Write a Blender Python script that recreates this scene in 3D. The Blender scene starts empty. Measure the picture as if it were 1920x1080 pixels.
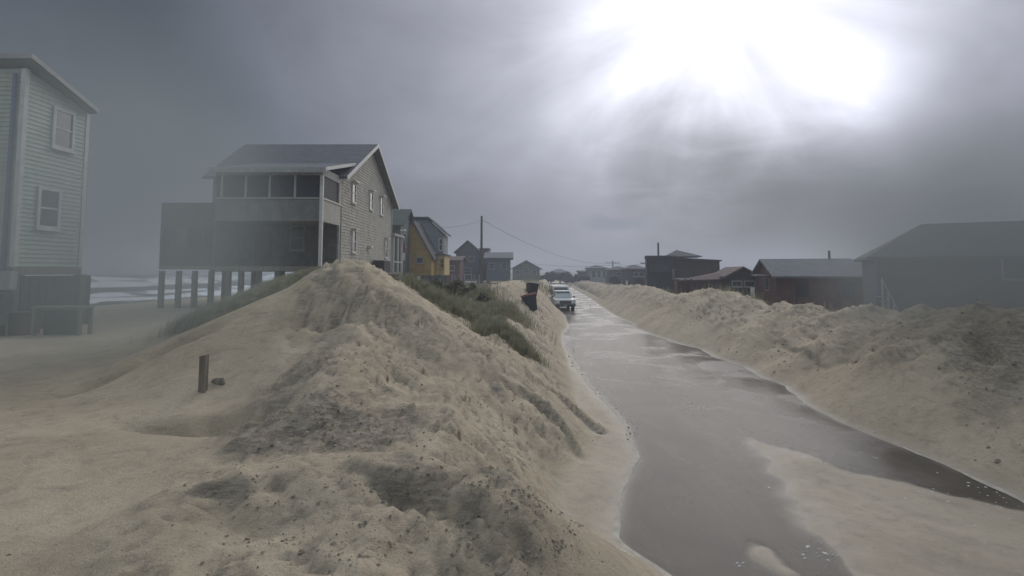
import bpy, math, random
import numpy as np
from mathutils import Vector
random.seed(7); RNG = np.random.default_rng(7)
sc = bpy.context.scene
C = sc.collection
R = math.radians

# ------------------------------------------------------------------ camera
H = 3.7; TH = R(4.0); F = 1000.0; CX = 960.0; CY = 438.0
cam = bpy.data.cameras.new('camera'); cam.sensor_width = 36; cam.lens = 36*F/1920
cam.shift_y = -(540-CY)/1920; cam.clip_end = 6000; cam.clip_start = 0.05
co = bpy.data.objects.new('camera', cam); C.objects.link(co)
co.location = (0, 0, H); co.rotation_euler = (math.pi/2+TH, 0, 0); sc.camera = co

# ------------------------------------------------------------------ light
SUN_AZ = R(21.5); SUN_EL = R(27)
SD = Vector((math.sin(SUN_AZ)*math.cos(SUN_EL), math.cos(SUN_AZ)*math.cos(SUN_EL), math.sin(SUN_EL)))
sl = bpy.data.lights.new('sun', 'SUN'); sl.energy = 1.45; sl.angle = R(52); sl.color = (1.0, .95, .87)
so = bpy.data.objects.new('sun', sl); C.objects.link(so)
so.rotation_euler = SD.to_track_quat('Z', 'Y').to_euler()

class NT:
    """small helper to write node graphs as expressions"""
    def __init__(s, tree): s.t = tree; s.t.nodes.clear()
    def n(s, typ, **kw):
        nd = s.t.nodes.new(typ)
        for k, v in kw.items(): setattr(nd, k, v)
        return nd
    def put(s, sock, v):
        if v is None: return
        if hasattr(v, 'is_output') or isinstance(v, bpy.types.NodeSocket): s.t.links.new(v, sock)
        else: sock.default_value = v
    def m(s, op, a, b=None, c=None, clamp=False):
        nd = s.n('ShaderNodeMath', operation=op, use_clamp=clamp)
        s.put(nd.inputs[0], a); s.put(nd.inputs[1], b)
        if c is not None: s.put(nd.inputs[2], c)
        return nd.outputs[0]
    def v(s, op, a, b=None, sc_=None):
        nd = s.n('ShaderNodeVectorMath', operation=op)
        s.put(nd.inputs[0], a); s.put(nd.inputs[1], b)
        if sc_ is not None: s.put(nd.inputs[3], sc_)
        return nd.outputs[1] if op in ('DOT_PRODUCT', 'LENGTH') else nd.outputs[0]
    def noise(s, vec, scale, detail=4, rough=.55, dist=0., out=0):
        nd = s.n('ShaderNodeTexNoise'); s.put(nd.inputs['Vector'], vec)
        nd.inputs['Scale'].default_value = scale; nd.inputs['Detail'].default_value = detail
        nd.inputs['Roughness'].default_value = rough; nd.inputs['Distortion'].default_value = dist
        return nd.outputs[out]
    def ramp(s, f, stops, interp='LINEAR'):
        nd = s.n('ShaderNodeValToRGB'); s.put(nd.inputs[0], f); cr = nd.color_ramp; cr.interpolation = interp
        while len(cr.elements) < len(stops): cr.elements.new(.5)
        for e, (p, c) in zip(cr.elements, stops):
            e.position = p; e.color = (c, c, c, 1) if isinstance(c, (int, float)) else (*c, 1)
        return nd.outputs[0]
    def sm(s, x, a, b):
        nd = s.n('ShaderNodeMapRange', interpolation_type='SMOOTHSTEP'); s.put(nd.inputs[0], x)
        nd.inputs[1].default_value = a; nd.inputs[2].default_value = b
        return nd.outputs[0]
    def mix(s, f, a, b, mode='MIX'):
        nd = s.n('ShaderNodeMix', data_type='RGBA', blend_type=mode); s.put(nd.inputs[0], f)
        for i, q in ((6, a), (7, b)):
            if isinstance(q, tuple) and len(q) == 3: q = (*q, 1)
            s.put(nd.inputs[i], q)
        return nd.outputs[2]

def pix_dir(px, py):
    a = (px-CX)/F; b = (CY-py)/F
    return Vector((a, math.cos(TH)-b*math.sin(TH), math.sin(TH)+b*math.cos(TH))).normalized()

w = bpy.data.worlds.new('World'); sc.world = w; w.use_nodes = True
t = NT(w.node_tree)
tc = t.n('ShaderNodeTexCoord'); D = t.v('NORMALIZE', tc.outputs['Generated'])
sx = t.n('ShaderNodeSeparateXYZ'); t.put(sx.inputs[0], D)
zc = t.m('ADD', t.m('MAXIMUM', sx.outputs[2], 0.), .22)
q = t.n('ShaderNodeCombineXYZ'); t.put(q.inputs[0], t.m('DIVIDE', sx.outputs[0], zc)); t.put(q.inputs[1], t.m('DIVIDE', sx.outputs[1], zc))
Q = q.outputs[0]
n1 = t.noise(Q, 1.0, 5, .5, .5); n2 = t.noise(Q, 2.6, 6, .55, .9); n3 = t.noise(D, 3.2, 4, .5, .4)
sdir = pix_dir(1325, -15)
dS = t.v('DOT_PRODUCT', D, tuple(sdir))
ang = t.m('ARCCOSINE', t.m('MINIMUM', dS, .99999))            # radians from the sun
angn = t.m('ADD', ang, t.m('MULTIPLY', t.m('SUBTRACT', n1, .5), .16))
angn = t.m('ADD', angn, t.m('MULTIPLY', t.m('SUBTRACT', n3, .5), .12))
g = t.ramp(t.m('DIVIDE', angn, math.pi), [(0., 1.), (.035, .80), (.075, .62), (.11, .36), (.16, .205), (.22, .115), (.28, .048), (.36, .060), (.5, .13), (1., .20)])
g = t.m('MULTIPLY', g, 1.62)
def blob(px, py, r0, r1, wob=.10):
    a = t.m('ARCCOSINE', t.m('MINIMUM', t.v('DOT_PRODUCT', D, tuple(pix_dir(px, py))), .99999))
    a = t.m('ADD', a, t.m('MULTIPLY', t.m('SUBTRACT', n2, .5), wob))
    a = t.m('ADD', a, t.m('MULTIPLY', t.m('SUBTRACT', n3, .5), wob*1.6))
    return t.sm(a, r1, r0)
dark = t.m('MAXIMUM', t.m('MAXIMUM', t.m('MULTIPLY', blob(1230, 300, .0, .15, .09), .62), t.m('MULTIPLY', blob(1370, 315, .0, .18, .09), .8)), t.m('MULTIPLY', blob(1500, 420, .04, .25, .09), 1.))
dark = t.m('MAXIMUM', dark, t.m('MULTIPLY', blob(1700, 470, .02, .34, .12), .6))
bright = t.m('MULTIPLY', blob(1570, 200, .0, .19, .1), .5)
bright = t.m('ADD', bright, t.m('MULTIPLY', blob(1080, 470, .0, .12, .06), .06))
g = t.m('ADD', g, bright)
g = t.m('MULTIPLY', g, t.m('SUBTRACT', 1., t.m('MULTIPLY', dark, .80)))
g = t.m('ADD', g, t.m('MULTIPLY', dark, .05)); g = t.m('MULTIPLY', g, t.m('ADD', .66, t.m('MULTIPLY', t.sm(sx.outputs[2], .0, .26), .34)))
sv_ = tuple(sdir)
Tn = t.v('NORMALIZE', t.v('SUBTRACT', D, t.v('MULTIPLY', t.t.nodes.new('ShaderNodeCombineXYZ').outputs[0], (1, 1, 1)))) if False else None
scv = t.n('ShaderNodeVectorMath', operation='SCALE'); scv.inputs[0].default_value = sv_; t.put(scv.inputs[3], dS)
Tn = t.v('NORMALIZE', t.v('SUBTRACT', D, scv.outputs[0]))
sca = t.n('ShaderNodeVectorMath', operation='SCALE'); sca.inputs[0].default_value = sv_; t.put(sca.inputs[3], t.m('MULTIPLY', ang, 1.3))
rays = t.noise(t.v('ADD', Tn, sca.outputs[0]), 2.3, 4, .5, .35)
g = t.m('MULTIPLY', g, t.m('ADD', .52, t.m('MULTIPLY', rays, .96)))
g = t.m('MULTIPLY', g, t.m('ADD', .62, t.m('ADD', t.m('MULTIPLY', n2, .40), t.m('MULTIPLY', n1, .36))))
zen = t.sm(sx.outputs[2], .42, 1.0); g = t.m('MULTIPLY', g, t.m('ADD', 1., t.m('MULTIPLY', zen, 4.4)))   # overcast: brighter overhead
tint = t.ramp(t.m('DIVIDE', ang, math.pi), [(0., (.96, .97, 1.08)), (.09, (.94, .955, 1.10)), (.17, (.93, .94, 1.14)), (.27, (.84, .98, 1.17)), (.4, (.82, .98, 1.17)), (1., (.9, .98, 1.08))])
ccol = t.v('MULTIPLY', tint, g)
nd = t.n('ShaderNodeVectorMath', operation='SCALE'); t.put(nd.inputs[0], tint); t.put(nd.inputs[3], g); ccol = nd.outputs[0]
gl_ = t.v('LENGTH', t.v('MULTIPLY', t.v('SUBTRACT', D, tuple(pix_dir(1170, 419))), (1., 1., 5.))); gl_ = t.m('ADD', gl_, t.m('MULTIPLY', t.m('SUBTRACT', t.noise(D, 14., 4, .6, .6), .5), .16))
gap = t.m('MULTIPLY', t.sm(gl_, .10, .02), t.sm(n2, .22, .45))
ccol = t.mix(t.m('MULTIPLY', gap, .6), ccol, (.14, .19, .28))
sky = t.n('ShaderNodeTexSky', sky_type='NISHITA', sun_disc=False, sun_elevation=SUN_EL, sun_rotation=SUN_AZ)
b1 = t.n('ShaderNodeBackground'); t.put(b1.inputs[0], sky.outputs[0]); b1.inputs[1].default_value = .07
b2 = t.n('ShaderNodeBackground'); t.put(b2.inputs[0], ccol); b2.inputs[1].default_value = 1.0
mx = t.n('ShaderNodeMixShader'); mx.inputs[0].default_value = .96
t.t.links.new(b1.outputs[0], mx.inputs[1]); t.t.links.new(b2.outputs[0], mx.inputs[2])
ow = t.n('ShaderNodeOutputWorld'); t.t.links.new(mx.outputs[0], ow.inputs[0])

sc.view_settings.view_transform = 'Standard'; sc.view_settings.look = 'None'
sc.view_settings.exposure = 0; sc.view_settings.gamma = 1; sc.view_settings.use_curve_mapping = False
sc.cycles.volume_bounces = 1; sc.cycles.max_bounces = 6; sc.cycles.volume_step_rate = 2
sc.cycles.use_denoising = True

# ------------------------------------------------------------------ helpers
def P(px, py, Y):
    """world point on the plane y=Y seen at that place"""
    a = (px-CX)/F; b = (CY-py)/F
    k = Y/(math.cos(TH)-b*math.sin(TH))
    return (a*k, Y, H+(math.sin(TH)+b*math.cos(TH))*k)
def ZZ(py, Y): return P(960, py, Y)[2]
def XX(px, Y, py=508): return P(px, py, Y)[0]

def tag(o, label=None, cat=None, group=None, kind=None):
    if label: o['label'] = label
    if cat: o['category'] = cat
    if group: o['group'] = group
    if kind: o['kind'] = kind
    return o
def thing(name, label, cat, loc=(0, 0, 0), rz=0, group=None):
    o = bpy.data.objects.new(name, None); C.objects.link(o); o.location = loc; o.rotation_euler = (0, 0, rz)
    o.empty_display_size = .3
    return tag(o, label, cat, group)

class MB:
    def __init__(s): s.v = []; s.f = []
    def add(s, vs, fs):
        n = len(s.v); s.v += [tuple(p) for p in vs]; s.f += [tuple(i+n for i in f) for f in fs]; return s
    def hexa(s, p): # p: 4 bottom ccw, 4 top
        return s.add(p, [(3, 2, 1, 0), (4, 5, 6, 7), (0, 1, 5, 4), (1, 2, 6, 5), (2, 3, 7, 6), (3, 0, 4, 7)])
    def box(s, x0, y0, z0, x1, y1, z1):
        return s.hexa([(x0, y0, z0), (x1, y0, z0), (x1, y1, z0), (x0, y1, z0), (x0, y0, z1), (x1, y0, z1), (x1, y1, z1), (x0, y1, z1)])
    def slab(s, a, b, c, d, th): # quad top + thickness downwards
        q = [a, b, c, d]; return s.hexa([(p[0], p[1], p[2]-th) for p in q]+q)
    def prism(s, prof, axis, a, b): # prof: list of 2d points, extruded along axis from a to b
        def mk(u, vv, k): return (k, u, vv) if axis == 'x' else ((u, k, vv) if axis == 'y' else (u, vv, k))
        n = len(prof)
        return s.add([mk(*p, a) for p in prof]+[mk(*p, b) for p in prof],
                     [tuple(range(n))[::-1], tuple(range(n, 2*n))]+[(i, (i+1) % n, (i+1) % n+n, i+n) for i in range(n)])
    def tube(s, p, q, r, n=8, r2=None):
        r2 = r if r2 is None else r2
        p = Vector(p); q = Vector(q); d = (q-p).normalized()
        u = d.cross(Vector((0, 0, 1)) if abs(d.z) < .9 else Vector((1, 0, 0))).normalized(); w_ = d.cross(u)
        vs = []
        for c, rr in ((p, r), (q, r2)):
            for i in range(n):
                a = 2*math.pi*i/n; vs.append(c+(u*math.cos(a)+w_*math.sin(a))*rr)
        return s.add(vs, [tuple(range(n))[::-1], tuple(range(n, 2*n))]+[(i, (i+1) % n, (i+1) % n+n, i+n) for i in range(n)])
    def build(s, name, mat, parent=None, world=False, bevel=0., smooth=False, kind=None):
        vs = s.v
        if world and parent is not None:
            r = parent
            while r.parent: r = r.parent
            L = r.location; vs = [(a-L.x, b-L.y, c-L.z) for a, b, c in vs]
        me = bpy.data.meshes.new(name); me.from_pydata(vs, [], s.f); me.update()
        import bmesh
        bm = bmesh.new(); bm.from_mesh(me); bmesh.ops.recalc_face_normals(bm, faces=bm.faces); bm.to_mesh(me); bm.free()
        me.materials.append(mat)
        if smooth: me.polygons.foreach_set('use_smooth', [True]*len(me.polygons))
        o = bpy.data.objects.new(name, me); C.objects.link(o)
        if parent is not None: o.parent = parent
        if bevel: md = o.modifiers.new('bevel', 'BEVEL'); md.width = bevel; md.segments = 2; md.limit_method = 'ANGLE'
        if kind: o['kind'] = kind
        return o

def mat(name, col, rough=.8, var=.25, scale=3., bump=0., bscale=20., col2=None, spec=.3, metal=0., stretch=(1, 1, 1), mid=.5, streak=0.):
    m = bpy.data.materials.new(name); m.use_nodes = True; t = NT(m.node_tree)
    tc = t.n('ShaderNodeTexCoord'); v = t.v('MULTIPLY', tc.outputs['Object'], stretch)
    n = t.noise(v, scale, 6, .6, .3)
    f = t.sm(n, mid-.2, mid+.2)
    c2 = col2 or tuple(c*(1-var) for c in col)
    c = t.mix(f, c2, col)
    if streak:   # weather streaks running down
        sv = t.v('MULTIPLY', tc.outputs['Object'], (5., 5., .35))
        c = t.mix(t.m('MULTIPLY', t.sm(t.noise(sv, 1.4, 5, .65), .5, .75), streak), c, tuple(x*.45 for x in col))
    p = t.n('ShaderNodeBsdfPrincipled'); t.put(p.inputs['Base Color'], c)
    p.inputs['Roughness'].default_value = rough; p.inputs['Specular IOR Level'].default_value = spec; p.inputs['Metallic'].default_value = metal
    if bump:
        b = t.n('ShaderNodeBump'); b.inputs['Strength'].default_value = bump; b.inputs['Distance'].default_value = .02
        t.put(b.inputs['Height'], t.noise(v, bscale, 5, .6)); t.put(p.inputs['Normal'], b.outputs[0])
    o = t.n('ShaderNodeOutputMaterial'); t.t.links.new(p.outputs[0], o.inputs[0])
    return m

M = {}
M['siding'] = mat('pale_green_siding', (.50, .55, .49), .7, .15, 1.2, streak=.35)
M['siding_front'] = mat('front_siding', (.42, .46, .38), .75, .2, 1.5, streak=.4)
M['white'] = mat('weathered_white_trim', (.66, .65, .62), .6, .2, 3, streak=.3)
M['trim'] = mat('grey_white_trim', (.40, .40, .38), .65, .25, 3, streak=.3)
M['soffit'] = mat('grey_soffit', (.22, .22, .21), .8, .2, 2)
M['downspout'] = mat('blue_grey_downspout', (.14, .15, .24), .5, .2, 3)
M['shingle'] = mat('weathered_shingle', (.50, .48, .42), .9, .2, 1.2, .3, 30, streak=.25)
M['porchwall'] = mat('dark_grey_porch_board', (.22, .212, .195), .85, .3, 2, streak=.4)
M['roof'] = mat('asphalt_shingle_roof', (.085, .085, .09), .9, .3, 4, .6, 40)
M['roof_pale'] = mat('faded_shingle_roof', (.155, .155, .165), .9, .25, 2, .4, 40)
M['roof_green'] = mat('greenish_roof', (.10, .12, .10), .9, .3, 4, .6, 40)
M['roof_rust'] = mat('brown_roof', (.13, .085, .075), .9, .3, 2, .6, 40)
M['glass'] = mat('window_glass', (.05, .055, .06), .12, .2, 1, spec=.6)
M['screen'] = mat('porch_screen', (.045, .045, .05), .7, .3, 2)
M['wood'] = mat('weathered_wood', (.27, .235, .19), .9, .4, 2, .4, 20, stretch=(4, 4, .6))
M['pile'] = mat('piling_wood', (.15, .137, .115), .9, .4, 3, .4, 20, stretch=(3, 3, .5))
M['dark'] = mat('dark_paint', (.05, .05, .052), .7, .3, 3)
M['yellow'] = mat('yellow_boards', (.50, .34, .10), .8, .25, 2, streak=.4)
M['yellow2'] = mat('pale_yellow_boards', (.60, .46, .20), .8, .25, 2, streak=.4)
M['blue'] = mat('blue_boards', (.12, .15, .20), .8, .25, 2)
M['bluewhite'] = mat('pale_blue_boards', (.24, .28, .29), .8, .2, 2)
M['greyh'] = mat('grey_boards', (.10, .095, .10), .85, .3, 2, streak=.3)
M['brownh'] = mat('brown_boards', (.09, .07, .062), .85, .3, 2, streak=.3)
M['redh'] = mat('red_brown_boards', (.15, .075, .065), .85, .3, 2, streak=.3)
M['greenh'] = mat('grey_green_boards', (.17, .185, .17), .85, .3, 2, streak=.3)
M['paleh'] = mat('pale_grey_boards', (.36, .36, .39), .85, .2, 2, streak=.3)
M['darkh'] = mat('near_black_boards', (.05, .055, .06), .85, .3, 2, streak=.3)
M['bark'] = mat('bark', (.07, .06, .05), .95, .4, 5, .6, 15)
M['leaf'] = mat('leaves', (.20, .20, .11), .75, .5, 2.2, col2=(.10, .105, .06))
M['leaf2'] = mat('dry_leaves', (.26, .225, .14), .8, .5, 2.2, col2=(.13, .115, .07))
M['leafdark'] = mat('evergreen_leaves', (.05, .058, .04), .75, .5, 2.2, col2=(.025, .03, .022))
M['grass'] = mat('dune_grass', (.46, .41, .27), .85, .4, 4., col2=(.17, .17, .10))
M['cart'] = mat('cart_plastic', (.04, .045, .05), .5, .2, 3)
M['redp'] = mat('red_plastic', (.28, .07, .06), .5, .25, 3)
M['steel'] = mat('pole_metal', (.3, .3, .32), .4, .2, 3, metal=.8)
M['tyre'] = mat('tyre_rubber', (.02, .02, .02), .8, .2, 3)
M['silver'] = mat('silver_paint', (.46, .49, .48), .35, .12, 2, spec=.5)
M['lamp'] = mat('headlamp', (.8, .8, .78), .15, .1, 3, spec=.8)
M['tan'] = mat('tan_paint', (.42, .41, .36), .4, .12, 2, spec=.5)
M['boxgreen'] = mat('green_enclosure', (.10, .12, .10), .6, .2, 3)
M['concrete'] = mat('pale_lid', (.52, .51, .46), .8, .25, 3)
M['wire'] = mat('cable', (.03, .03, .03), .6, .1, 3)

# ------------------------------------------------------------------ numpy noise
_perm = RNG.permutation(512).astype(np.int64); _perm = np.concatenate([_perm, _perm, _perm])
_ga = RNG.random(512)*2*np.pi; _gx = np.cos(_ga); _gy = np.sin(_ga)
def perlin(x, y):
    xi = np.floor(x).astype(np.int64); yi = np.floor(y).astype(np.int64); xf = x-xi; yf = y-yi
    u = xf**3*(xf*(xf*6-15)+10); v = yf**3*(yf*(yf*6-15)+10)
    def g(ix, iy, dx, dy):
        h = _perm[_perm[ix & 511]+(iy & 511)] & 511
        return _gx[h]*dx+_gy[h]*dy
    a = g(xi, yi, xf, yf); b = g(xi+1, yi, xf-1, yf); c = g(xi, yi+1, xf, yf-1); d = g(xi+1, yi+1, xf-1, yf-1)
    return (a+(b-a)*u)*(1-v)+(c+(d-c)*u)*v
def fbm(x, y, f, oct=4, gain=.5):
    s = 0; a = 1.
    for i in range(oct): s = s+a*perlin(x*f+17.3*i, y*f-9.1*i); a *= gain; f *= 2.03
    return s
def ridged(x, y, f, oct=4, gain=.5):
    s = 0; a = 1.
    for i in range(oct): s = s+a*(1-2.2*np.abs(perlin(x*f+7.3*i, y*f+3.1*i))); a *= gain; f *= 2.03
    return s
def sstep(x, a, b):
    q = np.clip((x-a)/(b-a), 0, 1); return q*q*(3-2*q)
def smax(a, b, k=.25):
    h = np.clip(.5+.5*(a-b)/k, 0, 1); return b*(1-h)+a*h+k*h*(1-h)

# ------------------------------------------------------------------ terrain
TOE_L = np.array([(-5, .6), (3, .6), (6, .75), (9, .8), (10, .95), (11, 1.5), (13, 1.75), (16, 1.9), (20, 2.2), (26, 2.5), (33, 3.0), (50, 3.9), (100, 7.2), (160, 10.5), (400, 24)])
TOE_R = np.array([(-5, 9.1), (9.5, 9.1), (20, 9.35), (38, 9.5), (71, 10.9), (100, 13), (160, 16.5), (400, 30)])
RIM_L = np.array([(-5, 1.1), (7, 1.5), (9.4, 2.15), (10.8, 2.7), (13.1, 3.0), (14.7, 2.95), (18, 2.75), (26, 2.7), (33, 3.2), (50, 4.1), (100, 7.4), (400, 24.2)])
MOUND = [(600, 775, 7.3), (630, 690, 8.9), (655, 600, 11), (660, 540, 12.3), (660, 497, 13.1), (690, 510, 14.4), (745, 543, 17), (800, 546, 20), (850, 572, 22), (900, 600, 23.5)]
MOUND = [P(*p) for p in MOUND]
HUMP = [P(*p) for p in [(250, 985, 4.4), (420, 915, 4.9), (560, 884, 5.25), (760, 886, 5.35), (870, 905, 5.45), (930, 950, 5.6)]]
GDUNE = [P(*p) for p in [(405, 612, 15.2), (450, 588, 16), (500, 563, 18), (555, 535, 21), (600, 517, 25), (560, 530, 28)]]
FARL = [P(*p) for p in [(905, 556, 28), (930, 536, 31), (962, 531, 36)]]+[(1.0, 44, 2.6), (1.6, 52, 2.3), (3.2, 65, 2.2), (4.9, 85, 2.0), (7.5, 125, 1.6)]
RPILE = [(12.9, -4, 2.6), (12.9, 6, 2.7), (12.8, 11, 2.75)]+[P(*p) for p in [(1915, 580, 13.3), (1850, 580, 14.2), (1760, 590, 15.8), (1680, 595, 17.6), (1640, 583, 18.6), (1560, 587, 21), (1500, 577, 23), (1440, 580, 25.5), (1400, 560, 28), (1340, 544, 32.5), (1300, 549, 35), (1268, 558, 38), (1240, 546, 43), (1205, 538, 52), (1140, 537, 75)]]+[(15.3, 110, 1.5), (19, 160, 1.2)]
BAR = np.array([(5.2, 12.6), (6.5, 10.2), (8.1, 8.6), (10.2, 7.9), (10.2, 2), (3.2, 2), (3.75, 6.5), (4.45, 9.4)])

def ridge(X, Y, pts, sL, sR, r=.35):
    out = np.full(X.shape, -9.); 
    for (ax, ay, az), (bx, by, bz) in zip(pts[:-1], pts[1:]):
        dx, dy = bx-ax, by-ay; L = dx*dx+dy*dy
        k = np.clip(((X-ax)*dx+(Y-ay)*dy)/L, 0, 1)
        d = np.hypot(X-ax-k*dx, Y-ay-k*dy); side = (X-ax)*dy-(Y-ay)*dx   # >0 right of travel
        s = np.where(side > 0, sR, sL)
        s = s+(0.5*(sL+sR)-s)*np.exp(-(side/math.sqrt(L))**2/.6)
        out = np.maximum(out, az+k*(bz-az)-s*(np.sqrt(d*d+r*r)-r))
    return out
def polysd(X, Y, poly):
    n = len(poly); d = np.full(X.shape, 1e9); ins = np.zeros(X.shape, bool)
    for i in range(n):
        a = poly[i]; b = poly[(i+1) % n]; e = b-a
        k = np.clip(((X-a[0])*e[0]+(Y-a[1])*e[1])/(e@e), 0, 1)
        d = np.minimum(d, np.hypot(X-a[0]-k*e[0], Y-a[1]-k*e[1]))
        c = ((a[1] > Y) != (b[1] > Y)) & (X < (b[0]-a[0])*(Y-a[1])/((b[1]-a[1]) or 1e-9)+a[0]); ins ^= c
    return np.where(ins, d, -d)

def base_height(X, Y):
    toeL = np.interp(Y, TOE_L[:, 0], TOE_L[:, 1]); toeR = np.interp(Y, TOE_R[:, 0], TOE_R[:, 1]); rim = np.interp(Y, RIM_L[:, 0], RIM_L[:, 1])
    wob = fbm(X, Y, .35, 3)*.35
    zl = 1.62-.25*sstep(Y, 45, 70); zl = zl-.0*X
    zl = zl-4.6*sstep(-X, 22, 60)
    left = np.minimum(zl, (.98-.32*sstep(Y, 7, 13))*(toeL+wob*.25-X))
    right = np.minimum(1.0, .66*(X-toeR-wob*.2))
    z = smax(left, right, .2)
    shelf = .16*sstep(rim-X, -.5, .8)
    road = -.10+shelf-6*sstep(-X, 18, 30)
    far = -9+10.1*sstep(Y, 150, 190)*sstep(X, -34, -20)
    z = smax(z, np.maximum(road, far), .12)
    z = smax(z, ridge(X, Y, MOUND, .46, .68, .3), .2)
    z = smax(z, ridge(X, Y, HUMP, .75, .85, .6), .25)
    z = smax(z, ridge(X, Y, GDUNE, .35, .35, .6), .35)
    z = smax(z, ridge(X, Y, FARL, .62, .88, .4), .25)
    z = smax(z, ridge(X, Y, RPILE, .66, .66, .35), .25)
    return z

EXTRA = []      # (kind, ...) local features, filled in below
def pile_mask(X, Y, z):
    toeL = np.interp(Y, TOE_L[:, 0], TOE_L[:, 1]); toeR = np.interp(Y, TOE_R[:, 0], TOE_R[:, 1])
    onL = sstep(toeL-X, .0, .7)*sstep(X+2.75+np.clip((Y-4)*.24, -.5, 2.6), -.6, .35); onR = sstep(X-toeR, .0, 1.2)*(1-sstep(X, 15, 17))
    return np.maximum(onL, onR)
def height(X, Y, detail=True):
    z = base_height(X, Y)
    pm = pile_mask(X, Y, z)
    z = z+pm*(fbm(X, Y, .55, 3)*(.20+.16*sstep(X, 8, 10))+ridged(X, Y, .9, 2)*.05)+(1-pm)*fbm(X, Y, .4, 2)*.02*sstep(z, .1, .8)
    for e in EXTRA:
        if e[0] == 'scoop':      # a hollow with one steep edge
            _, cx, cy, a, rx, ry, dep = e
            u = (X-cx)*math.cos(a)+(Y-cy)*math.sin(a); v = -(X-cx)*math.sin(a)+(Y-cy)*math.cos(a)
            rr = np.exp(-(u/rx)**4-(v/ry)**2); z = z-dep*rr*(.35+sstep(v/ry, -.2, .25))
        elif e[0] == 'lump':
            _, cx, cy, a, rx, ry, dep = e
            u = (X-cx)*math.cos(a)+(Y-cy)*math.sin(a); v = -(X-cx)*math.sin(a)+(Y-cy)*math.cos(a)
            z = z+dep*np.exp(-((u/rx)**2+(v/ry)**2))
        elif e[0] == 'scarp':    # slumped ledge along a line: ground on the right side of the line sinks
            _, pts, dep, wd = e
            d = np.full(X.shape, 1e9); sd = np.zeros(X.shape)
            kk = np.zeros(X.shape); n = len(pts)-1
            for i in range(n):
                a = pts[i]; b = pts[i+1]; ex, ey = b[0]-a[0], b[1]-a[1]; L = math.hypot(ex, ey)
                k = np.clip(((X-a[0])*ex+(Y-a[1])*ey)/L**2, 0, 1); di = np.hypot(X-a[0]-k*ex, Y-a[1]-k*ey)
                s = ((X-a[0])*ey-(Y-a[1])*ex)/L; up = di < d
                sd = np.where(up, np.sign(s)*di, sd); kk = np.where(up, (i+k)/n, kk); d = np.where(up, di, d)
            sd = sd+fbm(X, Y, 3., 2)*.10
            fade = np.sin(np.clip(kk, 0, 1)*math.pi)**.5
            z = z-dep*fade*sstep(sd, -.02, .07)*np.exp(-np.maximum(sd, 0)/wd)+dep*.35*fade*np.exp(-np.abs(sd+.08)/.12)
    if not detail: return z
    near = 1/(1+np.hypot(X, Y)/26)
    rb = rubble_mask(X, Y)
    clump = sstep(fbm(X, Y, .8, 3)+.15*ridged(X, Y, 2., 2), .05, .45)*pm
    z = z+pm*(fbm(X, Y, 2.4, 3)*.035+clump*ridged(X, Y, 4.5, 4, .62)*.018+fbm(X, Y, 1.7, 4, .6)*.03)
    z = z+rb*(ridged(X, Y, 4., 4, .62)*.045-.02)
    z = z+fbm(X, Y, 7., 3)*.010*(.15+pm)+pm*ridged(X, Y, 2.8, 4, .62)*.016*sstep(fbm(X+9, Y, .7, 2), -.1, .25)
    vd = -X*math.sin(-.75)+Y*math.cos(-.75)
    z = z-notches(X, Y)*(.026+.026*sstep(Y, 5.5, 9))*pm*(1-.4*rb)
    nearq = .55+.45*sstep(Y, 5.5, 9)
    # broken crust: small irregular ledges where the ploughed sand has slumped
    for fr_, st, amp, ox in ((.55, 4.2, .10, 0.), (1.3, 3.2, .065, 31.), (2.6, 2.6, .030, 57.)):
        q = (fbm(X+ox, Y-ox, fr_, 5, .55)+.35*vd*fr_*.5)*st; fl = np.floor(q); fc = q-fl
        led = (fl+sstep(fc, .0, .16)-q)*amp
        z = z+led*nearq*pm*(.35+.65*sstep(fbm(X-5, Y+ox, .5, 2), -.15, .15))
    z = z+pm*near*fbm(X, Y, 9., 3, .6)*.016
    # foot and paw like dimples of the worked sand
    dm = perlin(X*3.1+40, Y*3.1)*perlin(X*4.3, Y*4.3+11); z = z-sstep(dm, .10, .26)*.018*pm
    # road bed: sandbars and shallows
    rd = (z < .16) & (X > -2) & (X < 12)
    sd = polysd(X, Y, BAR)+fbm(X, Y, 1.1, 4)*.30
    bar = .155*sstep(sd, -.75, .9)+.010*fbm(X*.5, Y, 1.6, 3)*sstep(sd, -.2, .3)
    hole = sstep(fbm(X*1.3+.8*Y, Y*.55, .75, 3), .10, .5)*sstep(sd, .2, .8); bar = bar-.045*hole
    s2 = .125*sstep(.42-np.hypot((X-3.3)/.8, (Y-7.15)/1.6)+fbm(X, Y, 2., 3)*.18, -.1, .35)
    return z+np.where(rd, np.maximum(bar, s2)+fbm(X, Y, .6, 3)*.006, 0)

CUTS = []
def cut_mask(X, Y):  # scarp faces: damp exposed sand plus painted shade
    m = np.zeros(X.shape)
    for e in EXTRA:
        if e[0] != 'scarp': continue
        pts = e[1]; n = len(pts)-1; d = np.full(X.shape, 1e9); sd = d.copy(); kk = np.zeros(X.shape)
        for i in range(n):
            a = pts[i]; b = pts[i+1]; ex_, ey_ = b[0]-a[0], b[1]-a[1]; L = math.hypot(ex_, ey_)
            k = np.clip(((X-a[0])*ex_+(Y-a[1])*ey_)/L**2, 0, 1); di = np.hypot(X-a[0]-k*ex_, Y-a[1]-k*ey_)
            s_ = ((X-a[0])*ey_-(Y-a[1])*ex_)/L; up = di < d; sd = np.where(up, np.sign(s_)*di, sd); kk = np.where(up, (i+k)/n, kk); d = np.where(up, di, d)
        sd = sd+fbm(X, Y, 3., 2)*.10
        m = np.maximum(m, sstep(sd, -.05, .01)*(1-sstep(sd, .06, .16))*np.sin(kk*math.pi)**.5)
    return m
RUB = []
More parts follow.
